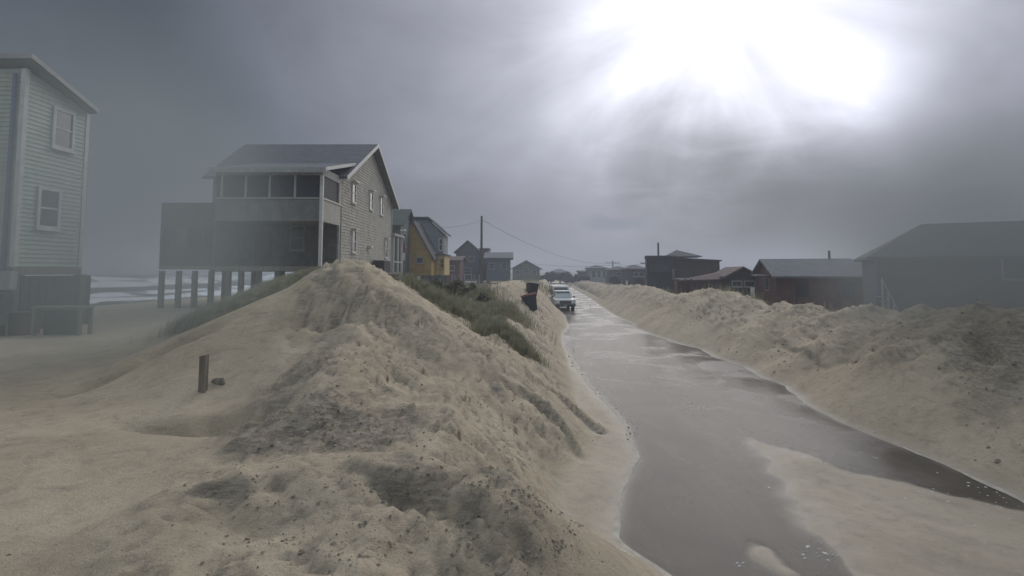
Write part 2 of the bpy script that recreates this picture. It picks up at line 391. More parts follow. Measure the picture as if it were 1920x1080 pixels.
def notches(X, Y):
    # crisp little slump cuts, long across the fall line
    ca, sa = math.cos(-.75), math.sin(-.75); ud = X*ca+Y*sa; vd = -X*sa+Y*ca; m = np.zeros(X.shape)
    wx = fbm(X, Y, 2.2, 2)*.25
    for fu, fv, th, ox in ((1.3, 4.5, .34, 0.), (2.6, 7.5, .33, 40.), (4.2, 10., .36, 80.)):
        q = perlin(ud*fu+3+ox, (vd+wx)*fv+9)+.45*perlin(ud*fu*2.3, vd*fv*1.9+ox)+.55*fbm(X+ox, Y, .55, 2); m = np.maximum(m, sstep(q, th, th+.10))
    return m
def rubble_mask(X, Y):
    m = np.zeros(X.shape); wn = fbm(X, Y, 1.3, 4, .6)
    for cx, cy, a, rx, ry, s in RUB:
        u = (X-cx)*math.cos(a)+(Y-cy)*math.sin(a); v = -(X-cx)*math.sin(a)+(Y-cy)*math.cos(a)
        m = np.maximum(m, s*sstep(1-np.hypot(u/rx, v/ry)+wn*.75, .0, .35))
    return m

def hit(px, py):
    """where the line of sight through a place of the photograph meets the sand"""
    a = (px-CX)/F; b = (CY-py)/F
    ts = np.concatenate([np.linspace(2.5, 40, 3000), np.linspace(40, 200, 1500)])
    x = a*ts; y = (math.cos(TH)-b*math.sin(TH))*ts; zz = H+(math.sin(TH)+b*math.cos(TH))*ts
    h = height(x, y, False); i = int(np.argmax(zz < h))
    return float(x[i]), float(y[i]), float(h[i])
def zat(x, y): return float(height(np.array([x*1.]), np.array([y*1.]))[0])

ex = []
def scarp(pix, dep, wd): ex.append(('scarp', [hit(*p)[:2] for p in pix], dep, wd))
scarp([(895, 698), (950, 722), (1010, 752), (1060, 800), (1100, 862)], .22, .55)
scarp([(975, 700), (1015, 722), (1060, 748), (1090, 775)], .14, .35)
scarp([(1055, 745), (1085, 770), (1115, 797), (1145, 812)], .20, .45)
scarp([(915, 708), (935, 735), (950, 760)], .12, .3)
scarp([(640, 878), (720, 885), (790, 905), (860, 905)], .16, .35)
scarp([(330, 935), (420, 915), (480, 935)], .10, .3)
scarp([(1450, 640), (1520, 662), (1560, 690)], .10, .5)
c = hit(600, 610); ex.append(('scoop', c[0], c[1], .2, .55, .5, .32))
c = hit(355, 800); ex.append(('scoop', c[0], c[1], -.15, 1.15, .30, .33))
c = hit(425, 790); ex.append(('scoop', c[0], c[1], -.2, .5, .2, .22))
c = hit(205, 705); ex.append(('scoop', c[0], c[1], 1.0, .9, .30, .35))
c = hit(335, 640); ex.append(('scoop', c[0], c[1], .1, .7, .4, .25))
c = hit(560, 720); ex.append(('scoop', c[0], c[1], .3, .45, .35, .16))
c = hit(450, 1000); ex.append(('scoop', c[0], c[1], .1, .35, .18, .05))
c = hit(760, 935); ex.append(('scoop', c[0], c[1], -.3, .30, .14, .12))
c = hit(850, 965); ex.append(('scoop', c[0], c[1], -.5, .35, .13, .13))
c = hit(940, 1000); ex.append(('scoop', c[0], c[1], -.4, .30, .12, .10))
c = hit(1850, 640); ex.append(('scoop', c[0], c[1], 1.1, 1.0, .35, .35))
EXTRA.extend(ex)
for px, py, a, rx, ry, s in [(600, 800, -.1, 1.05, 1.15, 1.), (665, 835, -.3, .95, .7, 1.), (560, 720, .2, .6, 1.0, .7), (720, 790, -.6, .8, .55, .7), (620, 655, 0, .5, .9, .55),
                             (920, 900, -.75, .50, .15, .8), (985, 945, -.8, .34, .13, .8), (790, 640, -.5, 1.1, .5, .45), (850, 650, -.5, 1.3, .5, .4),
                             
                             (1890, 660, 1.2, 1.6, 1.0, .9), (1860, 740, 1.2, 1.2, .6, .6), (1620, 625, 0, 1.0, .6, .5), (1350, 575, 0, 1.2, .5, .4), (1200, 560, 0, 3, .8, .4), (960, 655, -.5, 1.5, .5, .5)]:
    c = hit(px, py); RUB.append((c[0], c[1], a, rx, ry, s))

def grow(a, b, s0, g):
    o = [a]; s = s0
    while o[-1] < b: o.append(o[-1]+s); s *= g
    return o
ys = [-6+i*.5 for i in range(14)]+grow(1., 2.6, .1, 1.)[1:]+grow(2.7, 3000, .032, 1.0115)
xr = grow(15, 3000, .08, 1.05); xl = [-v for v in grow(9, 120, .07, 1.03)][::-1]
xs = xl+list(np.arange(-9+.05, 15, .05))+xr
xs = np.array(xs); ys = np.array(ys)
XG, YG = np.meshgrid(xs, ys); X1 = XG.ravel(); Y1 = YG.ravel()
Z1 = height(X1, Y1)
# hills of the far shore of land: low dunes with scrub
def grid_mesh(name, X, Y, Z, nx, ny, mt, smooth=True):
    me = bpy.data.meshes.new(name); n = nx*ny
    me.vertices.add(n); me.vertices.foreach_set('co', np.stack([X, Y, Z], 1).ravel().astype(np.float32))
    i = np.arange(ny-1)[:, None]*nx+np.arange(nx-1)[None]; i = i.ravel()
    q = np.stack([i, i+1, i+1+nx, i+nx], 1); m = len(q)
    me.loops.add(m*4); me.loops.foreach_set('vertex_index', q.ravel().astype(np.int32))
    me.polygons.add(m); me.polygons.foreach_set('loop_start', np.arange(0, m*4, 4, dtype=np.int32)); me.polygons.foreach_set('loop_total', np.full(m, 4, np.int32))
    if smooth: me.polygons.foreach_set('use_smooth', np.ones(m, bool))
    me.update(calc_edges=True); me.validate(); me.materials.append(mt)
    o = bpy.data.objects.new(name, me); C.objects.link(o); return o
def attr(o, name, vals):
    a = o.data.attributes.new(name, 'FLOAT', 'POINT'); a.data.foreach_set('value', vals.astype(np.float32))

def sand_material():
    m = bpy.data.materials.new('storm_sand'); m.use_nodes = True; t = NT(m.node_tree)
    tc = t.n('ShaderNodeTexCoord'); v = tc.outputs['Object']
    sp = t.n('ShaderNodeSeparateXYZ'); t.put(sp.inputs[0], v)
    A = lambda nm: t.n('ShaderNodeAttribute', attribute_name=nm).outputs['Fac']
    n1 = t.noise(v, .55, 5, .6, .4); n2 = t.noise(v, 4.5, 6, .65, .3); n3 = t.noise(v, 26, 5, .7); n4 = t.noise(v, 90, 3, .7)
    c = t.mix(t.sm(n1, .35, .68), (.47, .385, .27), (.58, .48, .345))
    c = t.mix(t.m('MULTIPLY', t.sm(n2, .48, .70), .38), c, (.27, .235, .18))
    n5 = t.noise(t.v('MULTIPLY', v, (1., 1., 3.)), 1.6, 7, .68, .8)
    c = t.mix(t.m('MULTIPLY', t.sm(n5, .52, .66), .42), c, (.29, .245, .185))      # damp sand still dark between dried crusts
    c = t.mix(t.m('MULTIPLY', t.sm(n5, .46, .34), .35), c, (.66, .56, .42))
    c = t.mix(t.m('MULTIPLY', t.sm(n3, .58, .70), .55), c, (.17, .15, .12))
    # dark heavy-mineral sand and crumbled road edge turned up by the plough; shade of scarps and notches painted in
    rub_shade = A('rubble_shade')
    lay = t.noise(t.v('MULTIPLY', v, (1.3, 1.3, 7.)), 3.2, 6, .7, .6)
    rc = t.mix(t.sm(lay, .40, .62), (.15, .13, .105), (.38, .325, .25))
    c = t.mix(t.m('MULTIPLY', rub_shade, .75), c, rc)
    # scrub on ground beyond the berms
    veg = A('scrub'); c = t.mix(t.m('MULTIPLY', veg, t.sm(t.noise(v, .5, 6, .7), .38, .56)), c, (.075, .075, .045))
    wet = t.sm(t.m('ADD', sp.outputs[2], t.m('MULTIPLY', n2, .10)), .25, .03)
    c = t.mix(t.m('MULTIPLY', wet, .62), c, t.mix(.5, (.155, .13, .10), (.19, .16, .125)))
    p = t.n('ShaderNodeBsdfPrincipled'); t.put(p.inputs['Base Color'], c)
    t.put(p.inputs['Roughness'], t.m('SUBTRACT', .95, t.m('MULTIPLY', wet, .45))); p.inputs['Specular IOR Level'].default_value = .25
    h = t.m('ADD', t.m('MULTIPLY', n3, .6), t.m('MULTIPLY', n4, .3)); h = t.m('ADD', h, t.m('MULTIPLY', n2, .9))
    vo = t.n('ShaderNodeTexVoronoi'); t.put(vo.inputs['Vector'], v); vo.inputs['Scale'].default_value = 9
    h = t.m('ADD', h, t.m('MULTIPLY', t.m('MULTIPLY', vo.outputs[0], rub_shade), .5))
    b = t.n('ShaderNodeBump'); t.put(b.inputs['Strength'], t.m('SUBTRACT', 1., t.m('MULTIPLY', wet, .8))); b.inputs['Distance'].default_value = .055; t.put(b.inputs['Height'], h)
    t.put(p.inputs['Normal'], b.outputs[0])
    o = t.n('ShaderNodeOutputMaterial'); t.t.links.new(p.outputs[0], o.inputs[0]); return m
ground = grid_mesh('ground', X1, Y1, Z1, len(xs), len(ys), sand_material())
tag(ground, 'storm-driven sand ploughed into berms on both sides of the flooded road', kind='structure')
attr(ground, 'rubble_shade', np.maximum(np.maximum(rubble_mask(X1, Y1), cut_mask(X1, Y1)), .8*notches(X1, Y1)*pile_mask(X1, Y1, Z1)))  # damp sand and crease shade painted dark along scarps and notches
pmk = pile_mask(X1, Y1, Z1)
attr(ground, 'scrub', np.clip(sstep(X1, 14.5, 17)+sstep(Y1, 55, 75)*(1-sstep(-X1, 35, 60))*(Z1 > .4)*(1-pmk)+sstep(Y1, 165, 200), 0, 1))

# ------------------------------------------------------------------ flood water on the road
def water_material(name, col, rough, wav, dist, murk=None):
    m = bpy.data.materials.new(name); m.use_nodes = True; t = NT(m.node_tree)
    tc = t.n('ShaderNodeTexCoord'); v = tc.outputs['Object']
    n = t.noise(t.v('MULTIPLY', v, (1., .5, 1.)), wav, 5, .6, .4); n2 = t.noise(v, .35, 4, .6, .5)
    c = t.mix(t.sm(n2, .35, .65), tuple(x*.82 for x in col), tuple(x*1.15 for x in col))
    p = t.n('ShaderNodeBsdfPrincipled'); t.put(p.inputs['Base Color'], c)
    t.put(p.inputs['Roughness'], t.m('ADD', rough, t.m('MULTIPLY', t.sm(n2, .4, .7), .10)))
    p.inputs['IOR'].default_value = 1.33; p.inputs['Specular IOR Level'].default_value = .08
    b = t.n('ShaderNodeBump'); b.inputs['Strength'].default_value = .35; b.inputs['Distance'].default_value = dist; t.put(b.inputs['Height'], n); t.put(p.inputs['Normal'], b.outputs[0])
    o = t.n('ShaderNodeOutputMaterial'); t.t.links.new(p.outputs[0], o.inputs[0]); return m
def flood_material():
    m = bpy.data.materials.new('muddy_flood_water'); m.use_nodes = True; t = NT(m.node_tree)
    v = t.n('ShaderNodeTexCoord').outputs['Object']; murk = t.n('ShaderNodeAttribute', attribute_name='murk').outputs['Fac']
    rip = t.noise(t.v('MULTIPLY', v, (1., .55, 1.)), 6., 4, .6, .5); swl = t.noise(t.v('MULTIPLY', v, (.6, 1.3, 1.)), 1.1, 4, .6, .8)
    n2 = t.noise(v, .38, 5, .6, .7); streak = t.noise(t.v('MULTIPLY', v, (1.6, .22, 1.)), 1.2, 5, .6, .5)
    c = t.mix(t.sm(n2, .35, .65), (.082, .068, .053), (.112, .093, .073)); c = t.mix(t.m('MULTIPLY', t.sm(streak, .52, .72), .5), c, (.15, .128, .103))
    b = t.n('ShaderNodeBump'); b.inputs['Strength'].default_value = .5; b.inputs['Distance'].default_value = .012
    t.put(b.inputs['Height'], t.m('ADD', t.m('MULTIPLY', rip, t.sm(n2, .3, .7)), t.m('MULTIPLY', swl, 1.3)))
    df = t.n('ShaderNodeBsdfDiffuse'); t.put(df.inputs[0], c)
    tr = t.n('ShaderNodeBsdfTransparent'); m1 = t.n('ShaderNodeMixShader'); t.put(m1.inputs[0], murk); t.t.links.new(tr.outputs[0], m1.inputs[1]); t.t.links.new(df.outputs[0], m1.inputs[2])
    gl = t.n('ShaderNodeBsdfGlossy'); t.put(gl.inputs['Roughness'], t.m('ADD', .17, t.m('MULTIPLY', t.sm(n2, .45, .6), .13))); t.put(gl.inputs['Normal'], b.outputs[0])
    fr = t.n('ShaderNodeFresnel'); fr.inputs[0].default_value = 1.33; t.put(fr.inputs['Normal'], b.outputs[0])
    m2 = t.n('ShaderNodeMixShader'); t.put(m2.inputs[0], t.m('MULTIPLY', fr.outputs[0], .46)); t.t.links.new(m1.outputs[0], m2.inputs[1]); t.t.links.new(gl.outputs[0], m2.inputs[2])
    o = t.n('ShaderNodeOutputMaterial'); t.t.links.new(m2.outputs[0], o.inputs[0]); return m
wy = np.array(grow(-6, 5, .3, 1.0)[:-1]+grow(5, 165, .05, 1.02)); NW = 170; wu = np.linspace(0, 1, NW)
wa = np.interp(wy, TOE_L[:, 0], TOE_L[:, 1])-1.2; wb = np.interp(wy, TOE_R[:, 0], TOE_R[:, 1])+.8
WX = (wa[:, None]+(wb-wa)[:, None]*wu[None]).ravel(); WYY = np.repeat(wy, NW)
fw = grid_mesh('flood_water', WX, WYY, np.zeros(WX.shape), NW, len(wy), flood_material())
attr(fw, 'murk', .12+.88*(1-np.exp(-np.clip(-height(WX, WYY), 0, 1)*26)))   # silty water: the deeper, the less of the bed shows
tag(fw, 'shallow muddy flood water lying along the road between sand berms', kind='structure')

# asphalt under the water
rb = MB(); yy = -5
while yy < 160:
    a0 = np.interp(yy, TOE_L[:, 0], TOE_L[:, 1])+1; b0 = np.interp(yy, TOE_R[:, 0], TOE_R[:, 1])-1
    a1 = np.interp(yy+5, TOE_L[:, 0], TOE_L[:, 1])+1; b1_ = np.interp(yy+5, TOE_R[:, 0], TOE_R[:, 1])-1
    rb.add([(a0, yy, -.2), (b0, yy, -.2), (b1_, yy+5, -.2), (a1, yy+5, -.2)], [(0, 1, 2, 3)]); yy += 5
tag(rb.build('road', mat('asphalt', (.05, .05, .05), .9)), kind='structure')

# foam and dried scum along the water's edges
def foam_ribbon(pts_fn, y0, y1, side, width, label, seed):
    rs = random.Random(seed); mb = MB(); y = y0; prev = None
    while y < y1:
        xl_, off = pts_fn(y), 0
        x = xl_; step = .06 if y < 14 else .2
        # walk sideways to the shoreline
        xs_ = np.linspace(x-.9, x+.7, 160); hh = height(xs_, np.full(160, y))
        s = np.where(hh > .004)[0]
        if len(s):
            x = xs_[s[-1]] if side > 0 else xs_[s[0]]
        wd = width*(.55+.3*math.sin(y*1.7+seed)+.2*math.sin(y*4.1))*(1+y*.015)
        cur = [(x-side*.02, y, .010), (x+side*wd*.5, y, .016), (x+side*wd, y, .003)]
        if prev and abs(prev[0][0]-cur[0][0]) < .3+step: mb.add(prev+cur, [(0, 1, 4, 3), (1, 2, 5, 4)])
        prev = cur; y += step
    o = mb.build('foam', M['foam'], smooth=True); return tag(o, label, 'foam', kind='stuff')
M['foam'] = mat('sandy_foam', (.50, .45, .37), .8, .3, 6, .6, 40)
foam_ribbon(lambda y: float(np.interp(y, RIM_L[:, 0], RIM_L[:, 1])), 5.5, 34, 1, .10, 'pale foam line on the left water edge', 2)
foam_ribbon(lambda y: float(np.interp(y, TOE_R[:, 0], TOE_R[:, 1])), 7.5, 60, -1, .10, 'pale foam line on the right water edge', 5)
fm = MB(); rs = random.Random(4)  # pale blobs imitating sparkles of light on the water
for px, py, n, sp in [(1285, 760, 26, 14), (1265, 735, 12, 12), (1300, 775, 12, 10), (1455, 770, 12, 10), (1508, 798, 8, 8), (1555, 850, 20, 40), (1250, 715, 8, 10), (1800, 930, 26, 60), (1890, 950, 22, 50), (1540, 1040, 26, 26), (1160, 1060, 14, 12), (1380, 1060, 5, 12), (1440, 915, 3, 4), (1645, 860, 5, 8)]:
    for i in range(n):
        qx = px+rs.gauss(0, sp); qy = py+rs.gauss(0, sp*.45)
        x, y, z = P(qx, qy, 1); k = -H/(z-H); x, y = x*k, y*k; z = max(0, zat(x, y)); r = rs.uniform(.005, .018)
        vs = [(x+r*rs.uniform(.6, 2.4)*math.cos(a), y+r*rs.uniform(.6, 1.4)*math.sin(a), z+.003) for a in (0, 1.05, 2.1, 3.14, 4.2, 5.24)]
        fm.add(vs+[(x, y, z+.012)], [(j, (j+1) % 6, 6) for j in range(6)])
tag(fm.build('glint_flecks', mat('glint_white', (.75, .74, .70), .5, .1), kind='stuff'), 'white flecks shaped as glints of light on the flood water', 'foam')

# ------------------------------------------------------------------ sea with breakers
sxx = -np.array(grow(40, 2500, .55, 1.018))[::-1]; syy = np.array(grow(-60, 2500, 1.6, 1.02))
SX, SY = np.meshgrid(sxx, syy); SX = SX.ravel(); SY = SY.ravel()
dist = -SX-66
wob = fbm(SX, SY, .012, 3)*16
ph = dist+wob; sz = np.zeros(SX.shape); foam = np.zeros(SX.shape)
for c0, amp, wd_ in [(8, .5, 4), (24, .9, 5), (78, 2.0, 9), (125, 2.8, 11), (165, 2.4, 18), (235, 2.2, 22), (330, 2.0, 26)]:
    u = (ph-c0)/wd_; along = .55+.9*np.clip(fbm(SX, SY, .011, 2)+.3+.2*math.sin(c0), 0, 1)
    sz += amp*along*np.exp(-(u**2)*np.where(u < 0, 3., 1.)); foam = np.maximum(foam, np.exp(-((u+.45)/.75)**2)*np.clip(along*1.1, 0, 1)*(1 if c0 < 140 else .5))
foam = np.maximum(foam, sstep(fbm(SX*2, SY, .05, 4), -.1, .3)*np.exp(-np.maximum(ph-20, 0)/6)*.95)
foam = np.clip(foam*(.85+fbm(SX*.6, SY, .09, 4)*1.3), 0, 1)
sz = sz+fbm(SX, SY, .12, 3)*.25-1.75
def sea_material():
    m = bpy.data.materials.new('sea_water'); m.use_nodes = True; t = NT(m.node_tree)
    tc = t.n('ShaderNodeTexCoord'); v = tc.outputs['Object']; f = t.n('ShaderNodeAttribute', attribute_name='foam').outputs['Fac']
    n = t.noise(v, .6, 6, .65, .4); ff = t.sm(t.m('ADD', f, t.m('MULTIPLY', t.m('SUBTRACT', n, .5), .7)), .30, .62)
    p = t.n('ShaderNodeBsdfPrincipled'); t.put(p.inputs['Base Color'], t.mix(ff, (.06, .08, .07), (.80, .82, .82)))
    t.put(p.inputs['Roughness'], t.m('ADD', .35, t.m('MULTIPLY', ff, .5))); p.inputs['IOR'].default_value = 1.33; p.inputs['Specular IOR Level'].default_value = .15
    b = t.n('ShaderNodeBump'); b.inputs['Strength'].default_value = .8; b.inputs['Distance'].default_value = .5; t.put(b.inputs['Height'], n); t.put(p.inputs['Normal'], b.outputs[0])
    o = t.n('ShaderNodeOutputMaterial'); t.t.links.new(p.outputs[0], o.inputs[0]); return m
sea = grid_mesh('sea', SX, SY, sz, len(sxx), len(syy), sea_material()); attr(sea, 'foam', foam)
tag(sea, 'rough grey-green sea with white breakers behind the beach houses', kind='structure')

# ------------------------------------------------------------------ loose clods
def clod_field(name, label, spots, n, rmin, rmax, mt, seed):
    rs = random.Random(seed); mb = MB(); pts = []
    for px, py, sx_, sy_, k in spots:
        for i in range(int(n*k)):
            qx = rs.gauss(px, sx_); qy = rs.gauss(py, sy_)
            if qy < 505: continue
            pts.append((qx, qy))
    X = []; Y = []
    c0 = {}
    for px, py, sx_, sy_, k in spots:
        h0 = hit(px, py); h1 = hit(px+sx_, py); h2 = hit(px, py+sy_); c0 = (h0, h1, h2)
        for i in range(int(n*k)):
            a = rs.gauss(0, 1); b = rs.gauss(0, 1)
            X.append(h0[0]+a*(h1[0]-h0[0])+b*(h2[0]-h0[0])); Y.append(h0[1]+a*(h1[1]-h0[1])+b*(h2[1]-h0[1]))
    Z = height(np.array(X), np.array(Y))
    for x, y, z in zip(X, Y, Z):
        if z < .08: continue
        r = rmin+(rmax-rmin)*rs.random()**3
        vs = []
        for j in range(5):
            a = j*1.2566+rs.random()*.7; rr = r*rs.uniform(.7, 1.35); vs.append((x+rr*math.cos(a), y+rr*math.sin(a), z-r*.3))
        for j in range(4):
            a = j*1.57+rs.random(); rr = r*rs.uniform(.35, .85); vs.append((x+rr*math.cos(a), y+rr*math.sin(a), z+r*rs.uniform(.25, .75)))
        mb.add(vs, [(0, 1, 5), (1, 6, 5), (1, 2, 6), (2, 7, 6), (2, 3, 7), (3, 4, 7), (4, 8, 7), (4, 0, 8), (0, 5, 8), (5, 6, 7, 8)])
    return tag(mb.build(name, mt, kind='stuff'), label, 'sand clods')
M['clod'] = mat('sand_clod', (.36, .31, .235), .95, .4, 6)
M['clod_dark'] = mat('dark_clod', (.13, .12, .10), .95, .4, 6)
SPOTS = [(610, 800, 50, 30, 1.2), (690, 830, 50, 25, 1), (920, 910, 50, 25, 1), (980, 950, 35, 20, .8), (760, 930, 100, 30, 1), (1060, 1000, 60, 30, .8), (700, 720, 60, 40, .5), (1000, 800, 70, 40, .8),
         (1130, 760, 25, 20, .3), (500, 1000, 100, 40, .8), (800, 620, 70, 30, .7), (900, 850, 90, 40, .5), (980, 680, 60, 30, .6), (1020, 1040, 60, 20, .6), (700, 1020, 120, 30, .6)]
clod_field('sand_clods', 'small sand clods scattered over the left berm', SPOTS, 230, .005, .024, M['clod'], 3)
clod_field('dark_clods', 'dark turned-up crumbs along the left berm face', SPOTS, 16, .004, .012, M['clod_dark'], 5)
clod_field('right_berm_clods', 'small clods on the right sand berm', [(1350, 580, 60, 12, .5), (1600, 620, 120, 20, .5), (1850, 680, 50, 50, .6), (1200, 560, 50, 8, .6), (1500, 660, 90, 25, .6)], 230, .012, .06, M['clod'], 6)
# cobbles on the wet shelf
def cobbles():
    mb = MB(); rs = random.Random(12)
    for i in range(130):
        k = rs.random(); px = 1075+k*110+rs.gauss(0, 5); py = 668+k*118+rs.gauss(0, 5)
        if k > .85: px = 1180+rs.gauss(0, 6); py = 770+rs.random()*50
        x, y, z = P(px, py, 1); kk = -(H-.06)/(z-H); x, y = x*kk, y*kk; z = zat(x, y); r = rs.uniform(.015, .05)
        vs = [(x+r*rs.uniform(.8, 1.2)*math.cos(a), y+r*rs.uniform(.8, 1.2)*math.sin(a), z-.01) for a in (0, 1.26, 2.5, 3.8, 5)]+[(x+r*.5*math.cos(a), y+r*.5*math.sin(a), z+r*.6) for a in (0, 1.26, 2.5, 3.8, 5)]
        mb.add(vs, [(j, (j+1) % 5, (j+1) % 5+5, j+5) for j in range(5)]+[(5, 6, 7, 8, 9)])
    return mb
tag(cobbles().build('pebbles', M['clod_dark'], kind='stuff'), 'dark pebbles strewn on the wet shelf beside the water', 'pebbles')

# ------------------------------------------------------------------ windows
def window(root, face, p, z0, z1, w_, frame=.09, hood=False, sill=True, mats=('white', 'glass'), mid=True, out=None):
    """face: 'y' = wall facing -Y at y=p[1], centre x=p[0]; 'x' = wall facing +X at x=p[0], centre y=p[1]; world coords"""
    def bx(mb, u0, u1, za, zb, d0, d1):
        if face == 'y': mb.box(p[0]+u0, p[1]-d1, za, p[0]+u1, p[1]-d0, zb)
        elif face == 'x': mb.box(p[0]+d0, p[1]+u0, za, p[0]+d1, p[1]+u1, zb)
        else: mb.box(p[0]-d1, p[1]+u0, za, p[0]-d0, p[1]+u1, zb)
        return mb
    h = w_/2; fr = MB()
    bx(fr, -h, -h+frame, z0, z1, -.05, .06); bx(fr, h-frame, h, z0, z1, -.05, .06)
    bx(fr, -h+frame, h-frame, z1-frame, z1, -.05, .058); bx(fr, -h+frame, h-frame, z0, z0+frame, -.05, .058)
    f = fr.build('window', M[mats[0]], root, world=True)
    pane = MB(); bx(pane, -h+frame, h-frame, z0+frame, z1-frame, -.04, .012); pane.build('pane', M[mats[1]], f, world=True)
    if mid: mb = MB(); zm = (z0+z1)/2; bx(mb, -h+frame, h-frame, zm-.03, zm+.03, .014, .045); mb.build('sash_rail', M[mats[0]], f, world=True)
    if sill: mb = MB(); bx(mb, -h-.05, h+.05, z0-.06, z0-.003, -.02, .12); mb.build('sill', M[mats[0]], f, world=True)
    if hood:
        mb = MB()
        bx(mb, -h-.06, h+.06, z1+.005, z1+.09, -.02, .30)
        mb.build('hood', M[mats[0]], f, world=True)
    return f

# ------------------------------------------------------------------ house 1: near left, lap siding
hx = -16.8; hy0 = 18.0; hy1 = 20.75; zf = ZZ(500, 18)
h1 = thing('beach_house', 'pale green lap-sided house on pilings at the left edge, nearest the camera', 'house', (hx, hy0, 1.6))
ztop0 = ZZ(128, 18); ztop1 = ZZ(222, 21.1)
core = MB(); core.prism([(hy0+.03, zf), (hy1-.03, zf), (hy1-.03, ztop1+.25), (hy0+.03, ztop0-.02)], 'x', hx-9, hx-.03); core.build('wall', M['siding'], h1, world=True)
n = 0; z = zf+.01
while z < ztop0-.03:
    zz = min(z+.155, ztop0)
    def top(y): return ztop0+(ztop1+.25-ztop0)*(y-hy0)/(hy1-hy0)
    ye = hy1-.12
    while ye > hy0+.2 and top(ye) < zz: ye -= .05
    if ye > hy0+.25:
        b = MB(); b.hexa([(hx-.02, hy0+.1, z), (hx+.042, hy0+.1, z), (hx+.042, ye, z), (hx-.02, ye, z), (hx-.02, hy0+.1, zz), (hx+.012, hy0+.1, zz), (hx+.012, ye, zz), (hx-.02, ye, zz)])
        b.build('siding_board', M['siding'], h1, world=True)
    b = MB(); b.hexa([(hx-3.2, hy0-.042, z), (hx-.1, hy0-.042, z), (hx-.1, hy0+.02, z), (hx-3.2, hy0+.02, z), (hx-3.2, hy0-.012, zz), (hx-.1, hy0-.012, zz), (hx-.1, hy0+.02, zz), (hx-3.2, hy0+.02, zz)])
    b.build('siding_board', M['siding_front'], h1, world=True)
    z += .155
mb = MB().box(hx-.10, hy0-.06, zf, hx+.06, hy0+.10, ztop0-.02); mb.build('corner_trim', M['white'], h1, world=True)
mb = MB().box(hx-.06, hy1-.12, zf, hx+.06, hy1+.05, ztop1+.28); mb.build('corner_trim', M['white'], h1, world=True)
mb = MB().box(hx-9, hy0-.07, zf-.28, hx+.07, hy1+.03, zf-.005); mb.build('floor_beam', M['wood'], h1, world=True)
mb = MB().tube((hx-.26, hy0-.11, zf-.2), (hx-.26, hy0-.11, ztop0-.2), .06, 8); mb.build('downspout', M['downspout'], h1, world=True)
for py0, py1, pc in [(352, 430, 84), (205, 281, 103)]:
    yc = hx/((pc-960)/1000)
    window(h1, 'x', (hx+.03, yc), ZZ(py1, yc), ZZ(py0, yc), .98, frame=.12, hood=False)
window(h1, 'y', (hx-1.55, hy0-.02), 6.1, 7.7, 1.0)
# shed roof, high edge toward the camera
A = P(60, 100, 17.75); B = P(190, 207, 20.9)
ra = (A[0], A[1], A[2]); rb_ = (A[0]-.0, 20.8, B[2])
mb = MB().slab((hx-10, ra[1], ra[2]), (ra[0], ra[1], ra[2]), (ra[0], rb_[1], rb_[2]), (hx-10, rb_[1], rb_[2]), .10); mb.build('roof', M['roof'], h1, world=True)
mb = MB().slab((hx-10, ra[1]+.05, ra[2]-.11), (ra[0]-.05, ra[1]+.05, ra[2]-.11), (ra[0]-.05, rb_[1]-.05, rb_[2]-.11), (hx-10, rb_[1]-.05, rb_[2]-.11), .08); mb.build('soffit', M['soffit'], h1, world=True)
mb = MB().box(hx-10, ra[1]-.035, ra[2]-.18, ra[0]+.03, ra[1]+.0, ra[2]-.01); mb.build('fascia', M['trim'], h1, world=True)
mb = MB().hexa([(ra[0], ra[1]+.002, ra[2]-.18), (ra[0]+.035, ra[1]+.002, ra[2]-.18), (ra[0]+.035, rb_[1], rb_[2]-.18), (ra[0], rb_[1], rb_[2]-.18), (ra[0], ra[1]+.002, ra[2]-.01), (ra[0]+.035, ra[1]+.002, ra[2]-.01), (ra[0]+.035, rb_[1], rb_[2]-.01), (ra[0], rb_[1], rb_[2]-.01)]); mb.build('fascia', M['trim'], h1, world=True)
# below the floor
for x in (-16.95, -19.4, -21.8, -24.3):
    for y in (18.15, 21.0):
        MB().box(x-.14, y-.14, 1.0, x+.14, y+.14, zf-.285).build('piling', M['pile'], h1, world=True)
MB().box(-16.95, 17.72, ZZ(543, 18), -16.62, 17.98, ZZ(508, 18)).build('piling_casing', M['trim'], h1, world=True)
for i in range(9):   # dark slatted enclosure under the house
    y = 18.4+i*.34
    MB().box(hx-.10, y, 1.45, hx-.06, y+.31, ZZ(517, 20)).build('skirt_slat', M['dark'], h1, world=True)
for i in range(7):
    x = hx-.35-i*.34
    MB().box(x-.31, 18.5, 1.45, x, 18.54, ZZ(517, 18)).build('skirt_slat', M['dark'], h1, world=True)

# bench on the sand
bx0 = P(72, 575, 17.6)[0]; bx1 = P(166, 575, 17.6)[0]
be = thing('bench', 'low grey wooden bench on the sand under the nearest left house', 'bench', (bx0, 17.6, 1.6))
zt = ZZ(574, 17.6)
for i in range(3): MB().box(bx0, 17.3+i*.2, zt-.07, bx1, 17.48+i*.2, zt+.0).build('seat_board', M['wood'], be, world=True)
for x in (bx0+.05, bx1-.13):
    for y in (17.32, 17.78): MB().box(x, y, 1.4, x+.09, y+.09, zt-.07).build('leg', M['wood'], be, world=True)
MB().box(bx0+.2, 17.6, 1.5, bx1-.2, 17.63, zt-.14).build('back_panel', M['dark'], be, world=True)
